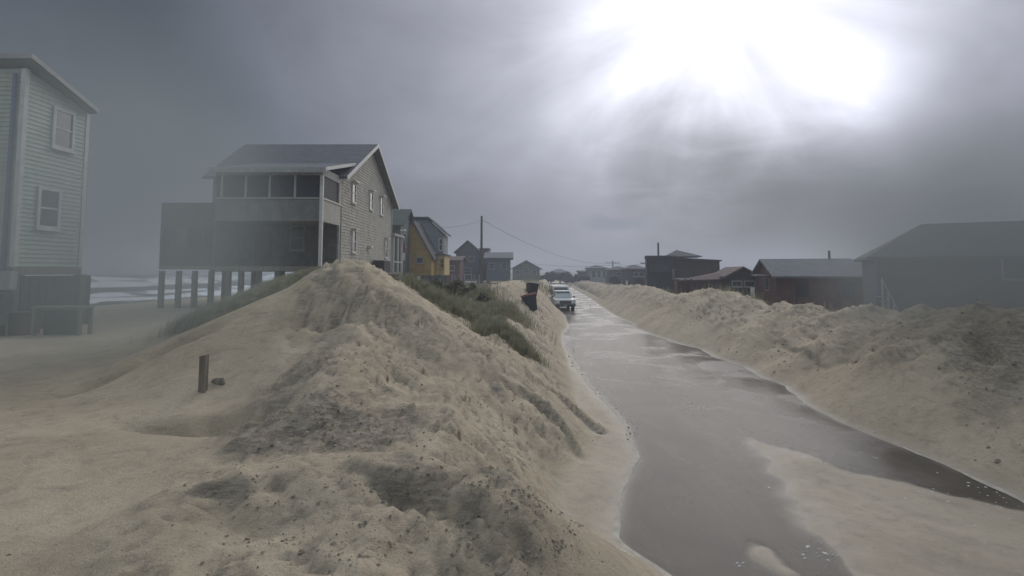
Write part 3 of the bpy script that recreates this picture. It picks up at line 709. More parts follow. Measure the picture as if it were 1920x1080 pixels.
# deck box + grill at the picture edge
db = thing('deck_box', 'brown wooden deck box standing left of the low bench', 'deck box', (-16.6, 17.3, 1.6))
MB().box(-17.1, 17.3, 1.45, -15.75, 18.0, 2.25).build('box_body', M['redh'], db, world=True)
MB().box(-17.15, 17.25, 2.255, -15.7, 18.05, 2.36).build('lid', M['brownh'], db, world=True)
gr = thing('grill', 'dark covered grill with bright handles beneath the left house', 'grill', (-16.6, 17.0, 1.6))
MB().box(-16.75, 16.75, 2.35, -15.95, 17.15, 2.62).build('firebox', M['dark'], gr, world=True)
MB().prism([(16.72, 2.63), (17.18, 2.63), (17.15, 2.92), (17.0, 3.02), (16.85, 2.98)], 'x', -16.75, -15.95).build('lid', M['dark'], gr, world=True)
MB().tube((-16.6, 16.66, 2.72), (-16.1, 16.66, 2.72), .02).build('handle', M['steel'], gr, world=True)
MB().box(-16.7, 16.8, 2.0, -16.0, 17.1, 2.34).build('shelf', M['steel'], gr, world=True)
for x in (-16.72, -16.02):
    for y in (16.8, 17.08): MB().tube((x, y, 1.5), (x, y, 2.35), .025, 6).build('leg', M['steel'], gr, world=True)

# ------------------------------------------------------------------ house 2: shingled house with porches
h2 = thing('shingled_house', 'tall weathered shingle house with two-storey screened porch behind the big sand mound', 'house', (-10.4, 32.2, 1.6))
X0, X1h, Yp, Y0, Y1h = -18.2, -10.4, 29.0, 32.2, 45.8
ZF, ZB, ZM, ZS, ZT = 3.95, 6.42, 6.62, 7.72, 8.95; ZE, ZR = 9.5, 12.95; YR = 39.0
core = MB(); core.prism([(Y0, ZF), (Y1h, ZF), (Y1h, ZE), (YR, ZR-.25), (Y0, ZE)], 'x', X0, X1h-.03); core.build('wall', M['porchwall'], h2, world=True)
# shingle courses on the gable wall, uneven butts: one relief mesh
sm_ = MB(); z = ZF-.35; k = 0; rs = random.Random(1)
while z < ZR-.3:
    zz = z+.19
    ya, yb = Y0+.10, Y1h-.10
    if zz > ZE: f_ = (zz-ZE)/(ZR-.25-ZE); ya = max(ya, Y0+(YR-Y0)*f_+.05); yb = min(yb, Y1h-(Y1h-YR)*f_-.05)
    y = ya
    while y < yb-.05:
        y2 = min(yb, y+rs.uniform(.14, .38)); dz = rs.uniform(-.02, .02); o_ = rs.uniform(.03, .05)
        sm_.hexa([(X1h-.03, y, z+dz), (X1h+o_, y, z+dz), (X1h+o_, y2-.012, z+dz), (X1h-.03, y2-.012, z+dz), (X1h-.03, y, zz), (X1h+.006, y, zz), (X1h+.006, y2-.012, zz), (X1h-.03, y2-.012, zz)]); y = y2
    z += .19
sm_.build('shingle_courses', M['shingle'], h2, world=True, kind='stuff')
MB().box(X1h-.06, Y1h-.1, ZF-.3, X1h+.07, Y1h+.06, ZE).build('corner_trim', M['trim'], h2, world=True)
# main roof
oh = .5; s = (ZR-ZE+.0)/(YR-Y0); xa, xb = X0-.4, X1h+.5
def zroof(y): return ZR+.12-abs(y-YR)*s
xq = xa-1.2
mb = MB().slab((xa, Y0-oh, zroof(Y0-oh)), (xb, Y0-oh, zroof(Y0-oh)), (xb, YR, zroof(YR)), (xq, YR, zroof(YR)), .16)
mb.slab((xq, YR, zroof(YR)), (xb, YR, zroof(YR)), (xb, Y1h+.7, zroof(Y1h+.7)), (xa, Y1h+.7, zroof(Y1h+.7)), .16)
rf = mb.build('roof', M['roof_pale'], h2, world=True)
for xx, nm in ((xb, 1),):
    for (ya, yb) in ((Y0-oh-.02, YR), (YR, Y1h+.72)):
        mb = MB().hexa([(xx, ya, zroof(ya)-.24), (xx+.04, ya, zroof(ya)-.24), (xx+.04, yb, zroof(yb)-.24), (xx, yb, zroof(yb)-.24), (xx, ya, zroof(ya)+.02), (xx+.04, ya, zroof(ya)+.02), (xx+.04, yb, zroof(yb)+.02), (xx, yb, zroof(yb)+.02)])
        mb.build('rake_board', M['white'], rf, world=True)
for i in range(1, 22):   # shingle tab shadow lines
    y = Y0-oh+i*.33
    if y < YR-.1: MB().slab((xa, y, zroof(y)+.016), (xb, y, zroof(y)+.016), (xb, y+.31, zroof(y+.31)+.008), (xa, y+.31, zroof(y+.31)+.008), .025).build('shingle_row', M['roof_pale'], rf, world=True)
# porch roof
pa, pb = -16.4, X1h+.3
yA, zA, yB, zB = 28.55, 9.28, 34.0, 10.62
mb = MB().slab((pa, yA, zA), (pb, yA, zA), (pb, yB, zB), (pa, yB, zB), .12); prf = mb.build('porch_roof', M['roof_pale'], h2, world=True)
MB().box(pa, yA-.04, zA-.26, pb+.04, yA, zA+.02).build('fascia', M['trim'], prf, world=True)
MB().hexa([(pb, yA, zA-.16), (pb+.04, yA, zA-.16), (pb+.04, yB, zB-.16), (pb, yB, zB-.16), (pb, yA, zA+.03), (pb+.04, yA, zA+.03), (pb+.04, yB, zB+.03), (pb, yB, zB+.03)]).build('rake_board', M['white'], prf, world=True)
# porch frame
PX0 = -16.2
MB().box(PX0, Yp, ZT, X1h, Yp+.14, zA-.13).build('porch_beam', M['trim'], h2, world=True)
MB().box(X1h-.12, Yp+.14, ZT, X1h+.02, Y0, zA+.1).build('porch_beam', M['trim'], h2, world=True)
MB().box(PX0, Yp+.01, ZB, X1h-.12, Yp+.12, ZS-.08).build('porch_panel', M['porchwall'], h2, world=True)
MB().box(X1h-.10, Yp+.14, ZB, X1h+.0, Y0-.01, ZS-.08).build('porch_panel', M['shingle'], h2, world=True)
MB().box(PX0, Yp-.04, ZS-.08, X1h, Yp+.14, ZS).build('porch_rail', M['trim'], h2, world=True)
MB().box(X1h-.10, Yp+.14, ZS-.08, X1h+.05, Y0-.01, ZS).build('porch_rail', M['white'], h2, world=True)
MB().box(PX0, Yp+.12, ZB, X1h-.12, Y0, ZM).build('upper_porch_floor', M['wood'], h2, world=True)
MB().box(PX0, Yp, ZF-.25, X1h, Y0, ZF).build('lower_porch_floor', M['wood'], h2, world=True)
cols = [605, 553.5, 506, 461, 416]
cx_ = [XX(p, Yp, 350) for p in cols]
MB().box(X1h-.12, Yp-.05, ZF, X1h+.05, Yp+.12, ZT-.003).build('corner_post', M['white'], h2, world=True)
for x in cx_[1:]: MB().box(x-.06, Yp-.02, ZS, x+.06, Yp+.12, ZT-.003).build('porch_post', M['trim'], h2, world=True)
MB().box(X1h-.06, Y0-.38, ZF, X1h+.05, Y0-.22, ZB).build('porch_post', M['trim'], h2, world=True)
MB().box(X1h-.08, Y0-.5, ZS, X1h+.05, Y0-.03, ZT).build('porch_panel', M['shingle'], h2, world=True)
for a, b in zip(cx_[1:]+[PX0], cx_[:]):
    if a > PX0-.1: MB().box(a+.06, Yp+.05, ZS, b-.06, Yp+.07, ZT).build('dimming_screen', M['screen'], h2, world=True)
MB().box(X1h-.05, Yp+.14, ZS, X1h-.03, Y0-.5, ZT).build('dimming_screen', M['screen'], h2, world=True)
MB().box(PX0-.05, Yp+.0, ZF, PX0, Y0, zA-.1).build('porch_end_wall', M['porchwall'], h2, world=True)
window(h2, 'y', ((XX(545, Y0, 445)+XX(571, Y0, 445))/2, Y0), ZZ(470, Y0), ZZ(423, Y0), .9, mats=('trim', 'glass'))
MB().box(-15.5, Y0-.05, ZF, -14.5, Y0+.02, ZF+2.1).build('door', M['greyh'], h2, world=True)
# gable windows
for px, pt, pbm in [(660, 343, 381), (693, 359, 394), (713, 369, 404), (662, 431, 474), (723, 448, 484)]:
    yc = X1h/((px-960)/1000)
    window(h2, 'x', (X1h+.03, yc), ZZ(pbm, yc), ZZ(pt, yc), .85, frame=.10, hood=True, mats=('white', 'glass'))
MB().box(X1h+.04, 38.3, 5.32, X1h+.3, 38.8, 5.52).build('lamp_hood', M['white'], h2, world=True)
MB().box(X1h+.03, 37.9, 3.95, X1h+.10, 38.1, 4.25).build('meter_box', M['dark'], h2, world=True)
MB().box(X1h+.05, 39.0, ZF-.5, X1h+1.1, 42.2, ZF-.36).build('equipment_platform', M['wood'], h2, world=True)
# condenser units on the platform: a thing of their own
ac = thing('air_conditioner', 'dark grey air conditioning unit on the platform of the shingled house', 'air conditioner', (X1h+.6, 40.4, ZF-.36))
MB().box(X1h+.15, 39.4, ZF-.36, X1h+.95, 41.5, ZF+.5).build('casing', M['dark'], ac, world=True, bevel=.03)
for i in range(7): MB().box(X1h+.955, 39.45, ZF-.28+i*.11, X1h+.975, 41.45, ZF-.22+i*.11).build('louvre', M['greyh'], ac, world=True)
MB().box(X1h+.12, 39.37, ZF+.5, X1h+.98, 41.53, ZF+.55).build('top_plate', M['trim'], ac, world=True)
# side wing on the left (open lower deck)
WX0 = XX(300, 30, 450)
MB().box(WX0, 30.0, ZZ(387, 30), PX0-.06, 36, ZZ(380, 30)).build('deck_roof', M['greyh'], h2, world=True)
MB().box(WX0, 30.0, ZZ(505, 30), PX0-.06, 36, ZF-.01).build('deck_floor', M['wood'], h2, world=True)
MB().box(WX0, 30.02, ZF, PX0-.06, 30.1, ZZ(464, 30)).build('deck_parapet', M['greyh'], h2, world=True)
MB().box(WX0, 30.02, ZZ(428, 30), PX0-.06, 30.1, ZZ(387, 30)).build('deck_header', M['greyh'], h2, world=True)
MB().box(XX(382, 30, 450)+.09, 30.05, ZZ(464, 30), PX0-.07, 30.07, ZZ(428, 30)).build('dimming_screen', M['screen'], h2, world=True)  # opaque dark sheet added to dim this opening
MB().box(XX(325, 30, 450)+.09, 30.05, ZZ(464, 30), XX(352, 30, 450)-.09, 30.07, ZZ(428, 30)).build('dimming_screen', M['greenh'], h2, world=True)  # opaque paler sheet painted for sky light through the opening
for px0_, px1_ in ((303, 325), (352, 382)): MB().box(XX(px0_, 30, 450)+.09, 30.05, ZZ(464, 30), XX(px1_, 30, 450)-.09, 30.07, ZZ(428, 30)).build('dimming_screen', M['screen'], h2, world=True)  # more dark sheets added to dim the deck openings
for px in (303, 325, 352, 382):
    x = XX(px, 30, 450); MB().box(x-.09, 30.0, ZZ(464, 30), x+.09, 30.12, ZZ(428, 30)).build('deck_post', M['greyh'], h2, world=True)
# pilings
rs = random.Random(9)
for px, Y in [(303, 30.1), (335, 30.1), (365, 30.1), (396, 30.1), (428, 29.2), (452, 29.2), (485, 29.2), (520, 29.2), (560, 29.2), (604, 29.2)]:
    x = XX(px, Y, 530)
    MB().tube((x, Y, 1.0), (x, Y, 3.7), .17, 10, .16).build('piling', M['pile'], h2, world=True)
for Y in (33.5, 37.5, 41.5, 45.5):
    for k in range(5):
        x = -18.0+k*1.85+rs.uniform(-.1, .1)
        MB().tube((x, Y, 1.0), (x, Y, 3.7), .16, 10, .15).build('piling', M['pile'], h2, world=True)
MB().box(X0, Y0, ZF-.3, X1h, Y1h, ZF-.01).build('floor_beam', M['pile'], h2, world=True)
# back porch with white posts
MB().box(X1h-.4, Y1h+.07, 6.75, X1h+.3, 50.2, 6.95).build('back_porch_roof', M['trim'], h2, world=True)
MB().box(X1h-2, Y1h+.07, 3.4, X1h+.2, 50, 3.6).build('back_porch_floor', M['wood'], h2, world=True)
for y in (Y1h+.4, 48.0, 49.8): MB().box(X1h+.05, y-.07, 3.6, X1h+.19, y+.07, 6.75).build('porch_post', M['white'], h2, world=True)
MB().box(X1h+.1, Y1h+.3, 4.45, X1h+.16, 49.9, 4.53).build('hand_rail', M['white'], h2, world=True)
MB().box(X1h-.5, Y1h+1.2, 3.6, X1h-.4, 47.8, 5.8).build('white_door', M['paleh'], h2, world=True)

# ------------------------------------------------------------------ generic houses
def house(name, label, x0, x1, y0, y1, z0, ze, zr, axis, wall, roof, wins=(), over=.4, piles=True, hip=0., rz=0, door=None, ridge_u=.5, zg=1.0, rowsz=0):
    cx, cy = x0, y0
    r = thing(name, label, 'house', (cx, cy, zg))
    xm = x0+(x1-x0)*ridge_u; ym = (y0+y1)/2
    mb = MB()
    if axis == 'y': mb.prism([(x0, z0), (x1, z0), (x1, ze), (xm, zr-.1), (x0, ze)], 'y', y0, y1) if not hip else mb.box(x0, y0, z0, x1, y1, ze)
    else: mb.prism([(y0, z0), (y1, z0), (y1, ze), (ym, zr-.1), (y0, ze)], 'x', x0, x1) if not hip else mb.box(x0, y0, z0, x1, y1, ze)
    mb.build('wall', M[wall], r, world=True)
    th = .16; mb = MB(); o = over
    if hip:
        a, b, c, d = x0-o, x1+o, y0-o, y1+o; ht = hip*(x1-x0)/2 if axis == 'x' else hip*(y1-y0)/2
        e = (x0+ht, ym, zr), (x1-ht, ym, zr)
        if axis == 'y': e = (xm, y0+ht, zr), (xm, y1-ht, zr)
        vs = [(a, c, ze), (b, c, ze), (b, d, ze), (a, d, ze), *e, (a, c, ze-.12), (b, c, ze-.12), (b, d, ze-.12), (a, d, ze-.12)]
        fs = [(0, 1, 5, 4), (1, 2, 5), (2, 3, 4, 5), (3, 0, 4)] if axis == 'x' else [(0, 1, 4), (1, 2, 5, 4), (2, 3, 5), (3, 0, 4, 5)]
        mb.add(vs, fs+[(6, 7, 1, 0), (7, 8, 2, 1), (8, 9, 3, 2), (9, 6, 0, 3), (9, 8, 7, 6)])
    elif axis == 'y':
        sl_, sr_ = (zr-ze)/(xm-x0), (zr-ze)/(x1-xm)
        mb.slab((x0-o, y0-o, ze-o*sl_+th), (xm, y0-o, zr+th), (xm, y1+o, zr+th), (x0-o, y1+o, ze-o*sl_+th), th)
        mb.slab((xm, y0-o, zr+th), (x1+o, y0-o, ze-o*sr_+th), (x1+o, y1+o, ze-o*sr_+th), (xm, y1+o, zr+th), th)
    else:
        s_ = (zr-ze)/(ym-y0)
        mb.slab((x0-o, y0-o, ze-o*s_+th), (x1+o, y0-o, ze-o*s_+th), (x1+o, ym, zr+th), (x0-o, ym, zr+th), th)
        mb.slab((x0-o, ym, zr+th), (x1+o, ym, zr+th), (x1+o, y1+o, ze-o*s_+th), (x0-o, y1+o, ze-o*s_+th), th)
    mb.build('roof', M[roof], r, world=True)
    for wv in wins:
        fc, u, za, zb, ww = wv[:5]; mt = wv[5] if len(wv) > 5 else 'trim'
        p = (u, y0) if fc == 'y' else ((x1, u) if fc == 'x' else (x0, u))
        window(r, fc, p, za, zb, ww, mats=(mt, 'glass'), mid=(zb-za > 1), sill=True)
    if door: MB().box(door[0], y0-.04, z0, door[1], y0+.02, z0+2.1).build('door', M[door[2]], r, world=True)
    if z0 > zg+.4:
        n = max(2, int((x1-x0)/3)+1)
        for i in range(n):
            for y in (y0+.3, y1-.3):
                x = x0+.2+(x1-x0-.4)*i/(n-1); MB().box(x-.14, y-.14, zg-.5, x+.14, y+.14, z0-.02).build('piling', M['pile'], r, world=True)
        MB().box(x0, y0, z0-.3, x1, y1, z0-.01).build('floor_beam', M['wood'], r, world=True)
    return r

# green-roofed house just behind the shingled one
house('grey_green_house', 'grey-green house with dull green roof wedged between shingled and yellow houses', -21, XX(750, 53), 53, 60, 3.2, 8.3, ZZ(394, 56), 'x', 'greenh', 'roof_green', [('x', 55, 6.2, 7.6, 1.0), ('x', 58, 4, 5.4, 1.0)], zg=1.4)
# yellow house
Yy = 58
yh = house('yellow_house', 'yellow house with steep dark roof and blue-white dormer', XX(738, Yy), XX(809, Yy), Yy, 69, 3.2, 5.35, ZZ(414, Yy), 'y', 'yellow', 'roof', [('y', XX(787, Yy), ZZ(494, Yy), ZZ(482, Yy), .8), ('y', XX(763, Yy), ZZ(500, Yy), ZZ(480, Yy), .8)], over=.25, ridge_u=.48, zg=1.4)
MB().box(XX(807, 62), 61, 3.2, XX(835, 62), 66, 5.5).build('side_room', M['yellow2'], yh, world=True)
MB().box(XX(805, 62), 60.8, 5.51, XX(838, 62), 66.2, 5.62).build('side_room_roof', M['roof'], yh, world=True)
window(yh, 'y', (XX(814, 61), 61), 4.0, 5.1, .5, mats=('yellow', 'glass'))
window(yh, 'y', (XX(829, 61), 61), 4.0, 5.1, .5, mats=('yellow', 'glass'))
xd0, xd1 = XX(800, 64), XX(831, 64)
MB().prism([(xd0-2.2, 6.5), (xd1, 5.6), (xd1, ZZ(440, 64)), (xd0, ZZ(412, 64)), (xd0-2.2, ZZ(412, 64))], 'y', 64, 68.4).build('dormer', M['bluewhite'], yh, world=True)
MB().slab((xd0-2.4, 63.6, ZZ(407, 64)), (xd0+.2, 63.6, ZZ(407, 64)), (xd0+.2, 68.8, ZZ(407, 64)), (xd0-2.4, 68.8, ZZ(407, 64)), .2).slab((xd0+.2, 63.6, ZZ(407, 64)), (xd1+.35, 63.6, ZZ(437, 64)), (xd1+.35, 68.8, ZZ(437, 64)), (xd0+.2, 68.8, ZZ(407, 64)), .2).build('dormer_roof', M['roof'], yh, world=True)
window(yh, 'y', (XX(826, 64), 64), ZZ(470, 64), ZZ(447, 64), .5, mats=('white', 'glass'))
MB().box(XX(816, 64), 63.95, 5.7, XX(818, 64), 63.99, ZZ(430, 64)).build('dormer_trim', M['bluewhite'], yh, world=True)
# red and white surf flag pole item: banner on house 3's deck
bn = thing('banner', 'small red and white banner on a post between shingled and yellow houses', 'banner', (XX(755, 50.5), 50.5, 1.5))
MB().tube((XX(753, 50.5), 50.5, 1.2), (XX(753, 50.5), 50.5, 7.2), .05).build('post', M['white'], bn, world=True)
MB().box(XX(753.5, 50.5), 50.48, ZZ(474, 50.5), XX(759, 50.5), 50.52, ZZ(458, 50.5)).build('red_cloth', M['redp'], bn, world=True)
MB().box(XX(753.5, 50.5), 50.48, ZZ(488, 50.5), XX(759, 50.5), 50.52, ZZ(474.3, 50.5)).build('white_cloth', M['white'], bn, world=True)
MB().prism([(XX(749, 50.5), ZZ(433, 50.5)), (XX(760, 50.5), ZZ(433, 50.5)), (XX(758, 50.5), ZZ(430, 50.5)), (XX(751, 50.5), ZZ(430, 50.5))], 'y', 50.3, 50.7).build('lamp_cap', M['white'], bn, world=True)

# houses down the left side
Y = 95
house('dark_gabled_house', 'dark grey gabled house behind the utility pole', XX(855, Y), XX(898, Y), Y, 105, 2.2, ZZ(471, Y), ZZ(452, Y), 'y', 'greyh', 'roof', [('y', XX(868, Y), ZZ(490, Y), ZZ(480, Y), 1.0), ('y', XX(884, Y), ZZ(490, Y), ZZ(480, Y), 1.0), ('y', XX(876, Y), ZZ(515, Y), ZZ(502, Y), 1.4)], zg=1.2)
house('flat_grey_house', 'grey box-shaped house right of the dark gabled one', XX(899, 98), XX(915, 98), 98, 106, 2.2, ZZ(467, 98), ZZ(465, 98), 'x', 'greyh', 'roof', [('y', XX(907, 98), ZZ(492, 98), ZZ(480, 98), .9)], over=.2, zg=1.2)
Y = 90
house('blue_house', 'slate-blue house with grey roof behind the grassy bank', XX(912, Y), XX(957, Y), Y, 99, 2.2, ZZ(484, Y), ZZ(473, Y), 'x', 'blue', 'roof_pale', [('y', XX(922, Y), ZZ(505, Y), ZZ(493, Y), .9), ('y', XX(945, Y), ZZ(505, Y), ZZ(493, Y), .9, 'bluewhite')], over=.5, zg=1.2)
house('low_brown_house', 'low reddish house between yellow and dark gabled houses', XX(834, 80), XX(862, 80), 80, 88, 1.8, ZZ(489, 80), ZZ(481, 80), 'x', 'redh', 'roof_rust', [('y', XX(845, 80), ZZ(508, 80), ZZ(498, 80), 1.2)], zg=1.2)
Y = 128
house('grey_green_gabled_house', 'pale grey-green gabled house at the far left end of the road', XX(961, Y), XX(1012, Y), Y, 140, 1.0, ZZ(503, Y), ZZ(489, Y), 'y', 'greenh', 'roof_pale', [('y', XX(970, Y), ZZ(515, Y), ZZ(507, Y), 1.1), ('y', XX(986, Y), ZZ(512, Y), ZZ(502, Y), 1.3), ('y', XX(1002, Y), ZZ(515, Y), ZZ(507, Y), 1.1)], over=.6, zg=.8)
house('pale_roofed_house', 'low house with pale roof behind the dark trees', XX(1034, 160), XX(1068, 160), 160, 170, 1.0, ZZ(511, 160), ZZ(504, 160), 'x', 'greyh', 'roof_pale', [('y', XX(1050, 160), ZZ(518, 160), ZZ(513, 160), 1.3)], hip=.8, zg=.8)
# across the road
Y = 135
house('white_tower_house', 'tall pale grey house with low hipped roof at the end of the road', XX(1107, Y), XX(1138, Y), Y, 143, .9, ZZ(503, Y), ZZ(497, Y), 'x', 'paleh', 'roof', [('y', XX(1113, Y), ZZ(520, Y), ZZ(508, Y), .8), ('y', XX(1123, Y), ZZ(520, Y), ZZ(508, Y), .7), ('y', XX(1133, Y), ZZ(520, Y), ZZ(508, Y), .7)], hip=.9, over=.6, zg=.8)
house('dark_terrace_house', 'dark low house with roof rail left of the pale tall house', XX(1089, 145), XX(1104, 145), 145, 152, .9, ZZ(510, 145), ZZ(508, 145), 'x', 'darkh', 'roof', [('y', XX(1096, 145), ZZ(520, 145), ZZ(514, 145), 1.0)], zg=.8)
Y = 112
house('hipped_dark_house', 'dark hip-roofed house right of the small crossarm pole', XX(1152, Y), XX(1182, Y), Y, 121, .9, ZZ(506, Y), ZZ(499, Y), 'x', 'greenh', 'roof', [('y', XX(1160, Y), ZZ(517, Y), ZZ(510, Y), 1.1), ('y', XX(1173, Y), ZZ(517, Y), ZZ(510, Y), 1.1)], hip=.8, over=.7, zg=.8)
Y = 95
house('peaked_dark_house', 'dark peaked-roof house hard against the large dark house', XX(1187, Y), XX(1213, Y), Y, 104, .9, ZZ(504, Y), ZZ(496, Y), 'x', 'greyh', 'roof', [('y', XX(1193, Y), ZZ(519, Y), ZZ(510, Y), 1.0), ('y', XX(1203, Y), ZZ(519, Y), ZZ(510, Y), 1.0)], hip=.8, over=.5, zg=.8)
Y = 62
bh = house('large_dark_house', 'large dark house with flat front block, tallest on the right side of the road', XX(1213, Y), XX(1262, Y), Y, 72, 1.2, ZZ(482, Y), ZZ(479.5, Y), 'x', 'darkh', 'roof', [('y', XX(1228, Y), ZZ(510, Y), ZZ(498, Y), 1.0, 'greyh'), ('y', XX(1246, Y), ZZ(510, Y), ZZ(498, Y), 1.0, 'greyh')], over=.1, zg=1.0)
# rear wing + hipped cap as parts of that house
MB().prism([(XX(1262, Y)+.01, 1.2), (XX(1343, Y), 1.2), (XX(1343, Y), ZZ(490, Y)), (XX(1262, Y)+.01, ZZ(484, Y))], 'y', Y+.6, Y+9).build('side_wing', M['brownh'], bh, world=True)
MB().slab((XX(1262, Y)+.05, Y+.2, ZZ(482.5, Y)), (XX(1346, Y), Y+.2, ZZ(488, Y)), (XX(1346, Y), Y+9.4, ZZ(488, Y)), (XX(1262, Y)+.05, Y+9.4, ZZ(482.5, Y)), .15).build('wing_roof', M['roof'], bh, world=True)
a, b = XX(1228, 66), XX(1296, 66); zc_ = ZZ(482, 66)
MB().add([(a, 64, zc_), (b, 64, zc_), (b, 71, zc_), (a, 71, zc_), ((XX(1250, 67)), 67.5, ZZ(469, 67))], [(0, 1, 4), (1, 2, 4), (2, 3, 4), (3, 0, 4), (3, 2, 1, 0)]).build('hipped_cap', M['roof'], bh, world=True)
window(bh, 'y', (XX(1261, Y)+.8, Y+.6), ZZ(515, Y), ZZ(505, Y), .7, mats=('greyh', 'glass'))
MB().box(XX(1258, Y), Y-.08, ZZ(524, Y), XX(1263, Y), Y-.01, ZZ(504, Y)).build('corner_panel', M['greenh'], bh, world=True)
Y = 47
lh = house('low_brown_gabled_house', 'low brown-roofed gabled house in front of the large dark house', XX(1366, Y), XX(1416, Y), Y, 56, .6, ZZ(517, Y), ZZ(503, Y), 'y', 'darkh', 'roof_rust', [('y', XX(1380, Y), ZZ(538, Y), ZZ(526, Y), .9), ('y', XX(1402, Y), ZZ(538, Y), ZZ(526, Y), .9)], over=.4, zg=.9)
MB().box(XX(1266, 49), 49.2, .6, XX(1366, 49)-.02, 55, ZZ(524, 49)).build('long_wing', M['redh'], lh, world=True)
MB().slab((XX(1262, 49), 48.8, ZZ(526, 49)), (XX(1370, 49), 48.8, ZZ(522, 49)), (XX(1376, 52), 52.5, ZZ(504, 52)), (XX(1330, 52), 52.5, ZZ(509, 52)), .15).build('wing_roof', M['roof_rust'], lh, world=True)
MB().box(XX(1268, 48), 48.2, ZZ(523.5, 48), XX(1297, 48), 48.7, ZZ(521.5, 48)).build('porch_beam', M['trim'], lh, world=True)
for px in (1270, 1283, 1295): MB().box(XX(px, 48)-.06, 48.3, .8, XX(px, 48)+.06, 48.45, ZZ(523.6, 48)).build('porch_post', M['redh'], lh, world=True)
MB().box(XX(1330, 49), 49.1, .8, XX(1336, 49), 49.19, ZZ(529, 49)).build('door', M['greyh'], lh, world=True)

bh.rotation_euler.z = -R(13); lh.rotation_euler.z = -R(13)
# long dark house (rotated)
rz = -math.atan2(2.1, 8.0)
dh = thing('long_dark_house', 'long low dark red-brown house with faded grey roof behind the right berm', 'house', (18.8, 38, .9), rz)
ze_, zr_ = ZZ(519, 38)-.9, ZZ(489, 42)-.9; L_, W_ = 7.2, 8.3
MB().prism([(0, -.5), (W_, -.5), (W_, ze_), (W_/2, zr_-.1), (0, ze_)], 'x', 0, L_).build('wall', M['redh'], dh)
s_ = (zr_-ze_)/(W_/2); o = .35
mb = MB().slab((-o, -o, ze_-o*s_+.15), (L_+.3, -o, ze_-o*s_+.15), (L_-1.2, W_/2, zr_+.15), (-o, W_/2, zr_+.15), .14)
mb.slab((-o, W_/2, zr_+.15), (L_-1.2, W_/2, zr_+.15), (L_+.3, W_+o, ze_-o*s_+.15), (-o, W_+o, ze_-o*s_+.15), .14).build('roof', M['roof_pale'], dh)
def lwin(root, plane, u, z0, z1, w_, mt='trim'):
    fr = MB(); h = w_/2; f = .08
    def bx(m, u0, u1, a, b, d0, d1):
        if plane == 'x': m.box(-d1, u+u0, a, -d0, u+u1, b)
        else: m.box(u+u0, -d1, a, u+u1, -d0, b)
    bx(fr, -h, -h+f, z0, z1, -.02, .06); bx(fr, h-f, h, z0, z1, -.02, .06); bx(fr, -h+f, h-f, z1-f, z1, -.02, .058); bx(fr, -h+f, h-f, z0, z0+f, -.02, .058)
    wo = fr.build('window', M[mt], root); p = MB(); bx(p, -h+f, h-f, z0+f, z1-f, -.01, .02); p.build('pane', M['glass'], wo); return wo
lwin(dh, 'x', 3.3, 1.3, 2.3, 1.5, 'trim'); lwin(dh, 'y', 1.6, .9, 2.0, 1.0, 'brownh'); lwin(dh, 'y', 4.4, .9, 2.0, 1.0, 'brownh')
MB().box(-.9, 2.4, 2.42, -.02, 4.3, 2.52).build('window_awning', M['trim'], dh)
MB().tube((4.6, 4.2, zr_-.1), (4.6, 4.2, zr_+.75), .09).build('flue_pipe', M['greyh'], dh)
MB().box(-.06, -.05, -.5, .08, .08, ze_-.05).build('corner_trim', M['brownh'], dh)
# big right house
Y = 26
xl0 = XX(1641, Y, 490)
rh = thing('wide_dark_house', 'wide dark house with hipped roof and outside stair at the right edge', 'house', (xl0, Y, .9))
zE = ZZ(482, Y)
RZ = R(-28); rh.rotation_euler.z = RZ; zE -= .9; D_ = 6.0
def loc_s(px): a_ = (px-960)/1000; return (a_*26-xl0)/(math.cos(RZ)+a_*math.sin(-RZ))
def lz(py, s_): return ZZ(py, 26+s_*math.sin(RZ))-.9
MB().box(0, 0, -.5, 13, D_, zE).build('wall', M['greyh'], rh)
zRg = zE+1.75; o = .38
MB().add([(-o, -o, zE), (13+o, -o, zE), (13+o, D_+o, zE), (-o, D_+o, zE), (2.4, D_/2, zRg), (10.5, D_/2, zRg), (-o, -o, zE-.14), (13+o, -o, zE-.14), (13+o, D_+o, zE-.14), (-o, D_+o, zE-.14)],
         [(0, 1, 5, 4), (1, 2, 5), (2, 3, 4, 5), (3, 0, 4), (6, 7, 1, 0), (7, 8, 2, 1), (8, 9, 3, 2), (9, 6, 0, 3), (9, 8, 7, 6)]).build('roof', M['roof'], rh)
for px, pt, pb_, ww, mt in [(1900, 482, 526, .9, 'trim'), (1735, 487, 520, 1.5, 'greyh'), (1668, 490, 520, .6, 'greyh'), (1820, 487, 522, 1.0, 'greyh')]:
    s_ = loc_s(px); lwin(rh, 'y', s_, lz(pb_, s_), lz(pt, s_), ww, mt)
MB().box(-.05, -.05, -.4, .07, .07, zE-.15).build('corner_trim', M['downspout'], rh)
for i in range(22):
    zb_ = i*.155
    if zb_+.15 < zE-.15: MB().hexa([(.08, -.035, zb_), (12.9, -.035, zb_), (12.9, .01, zb_), (.08, .01, zb_), (.08, -.008, zb_+.15), (12.9, -.008, zb_+.15), (12.9, .01, zb_+.15), (.08, .01, zb_+.15)]).build('siding_board', M['greyh'], rh)
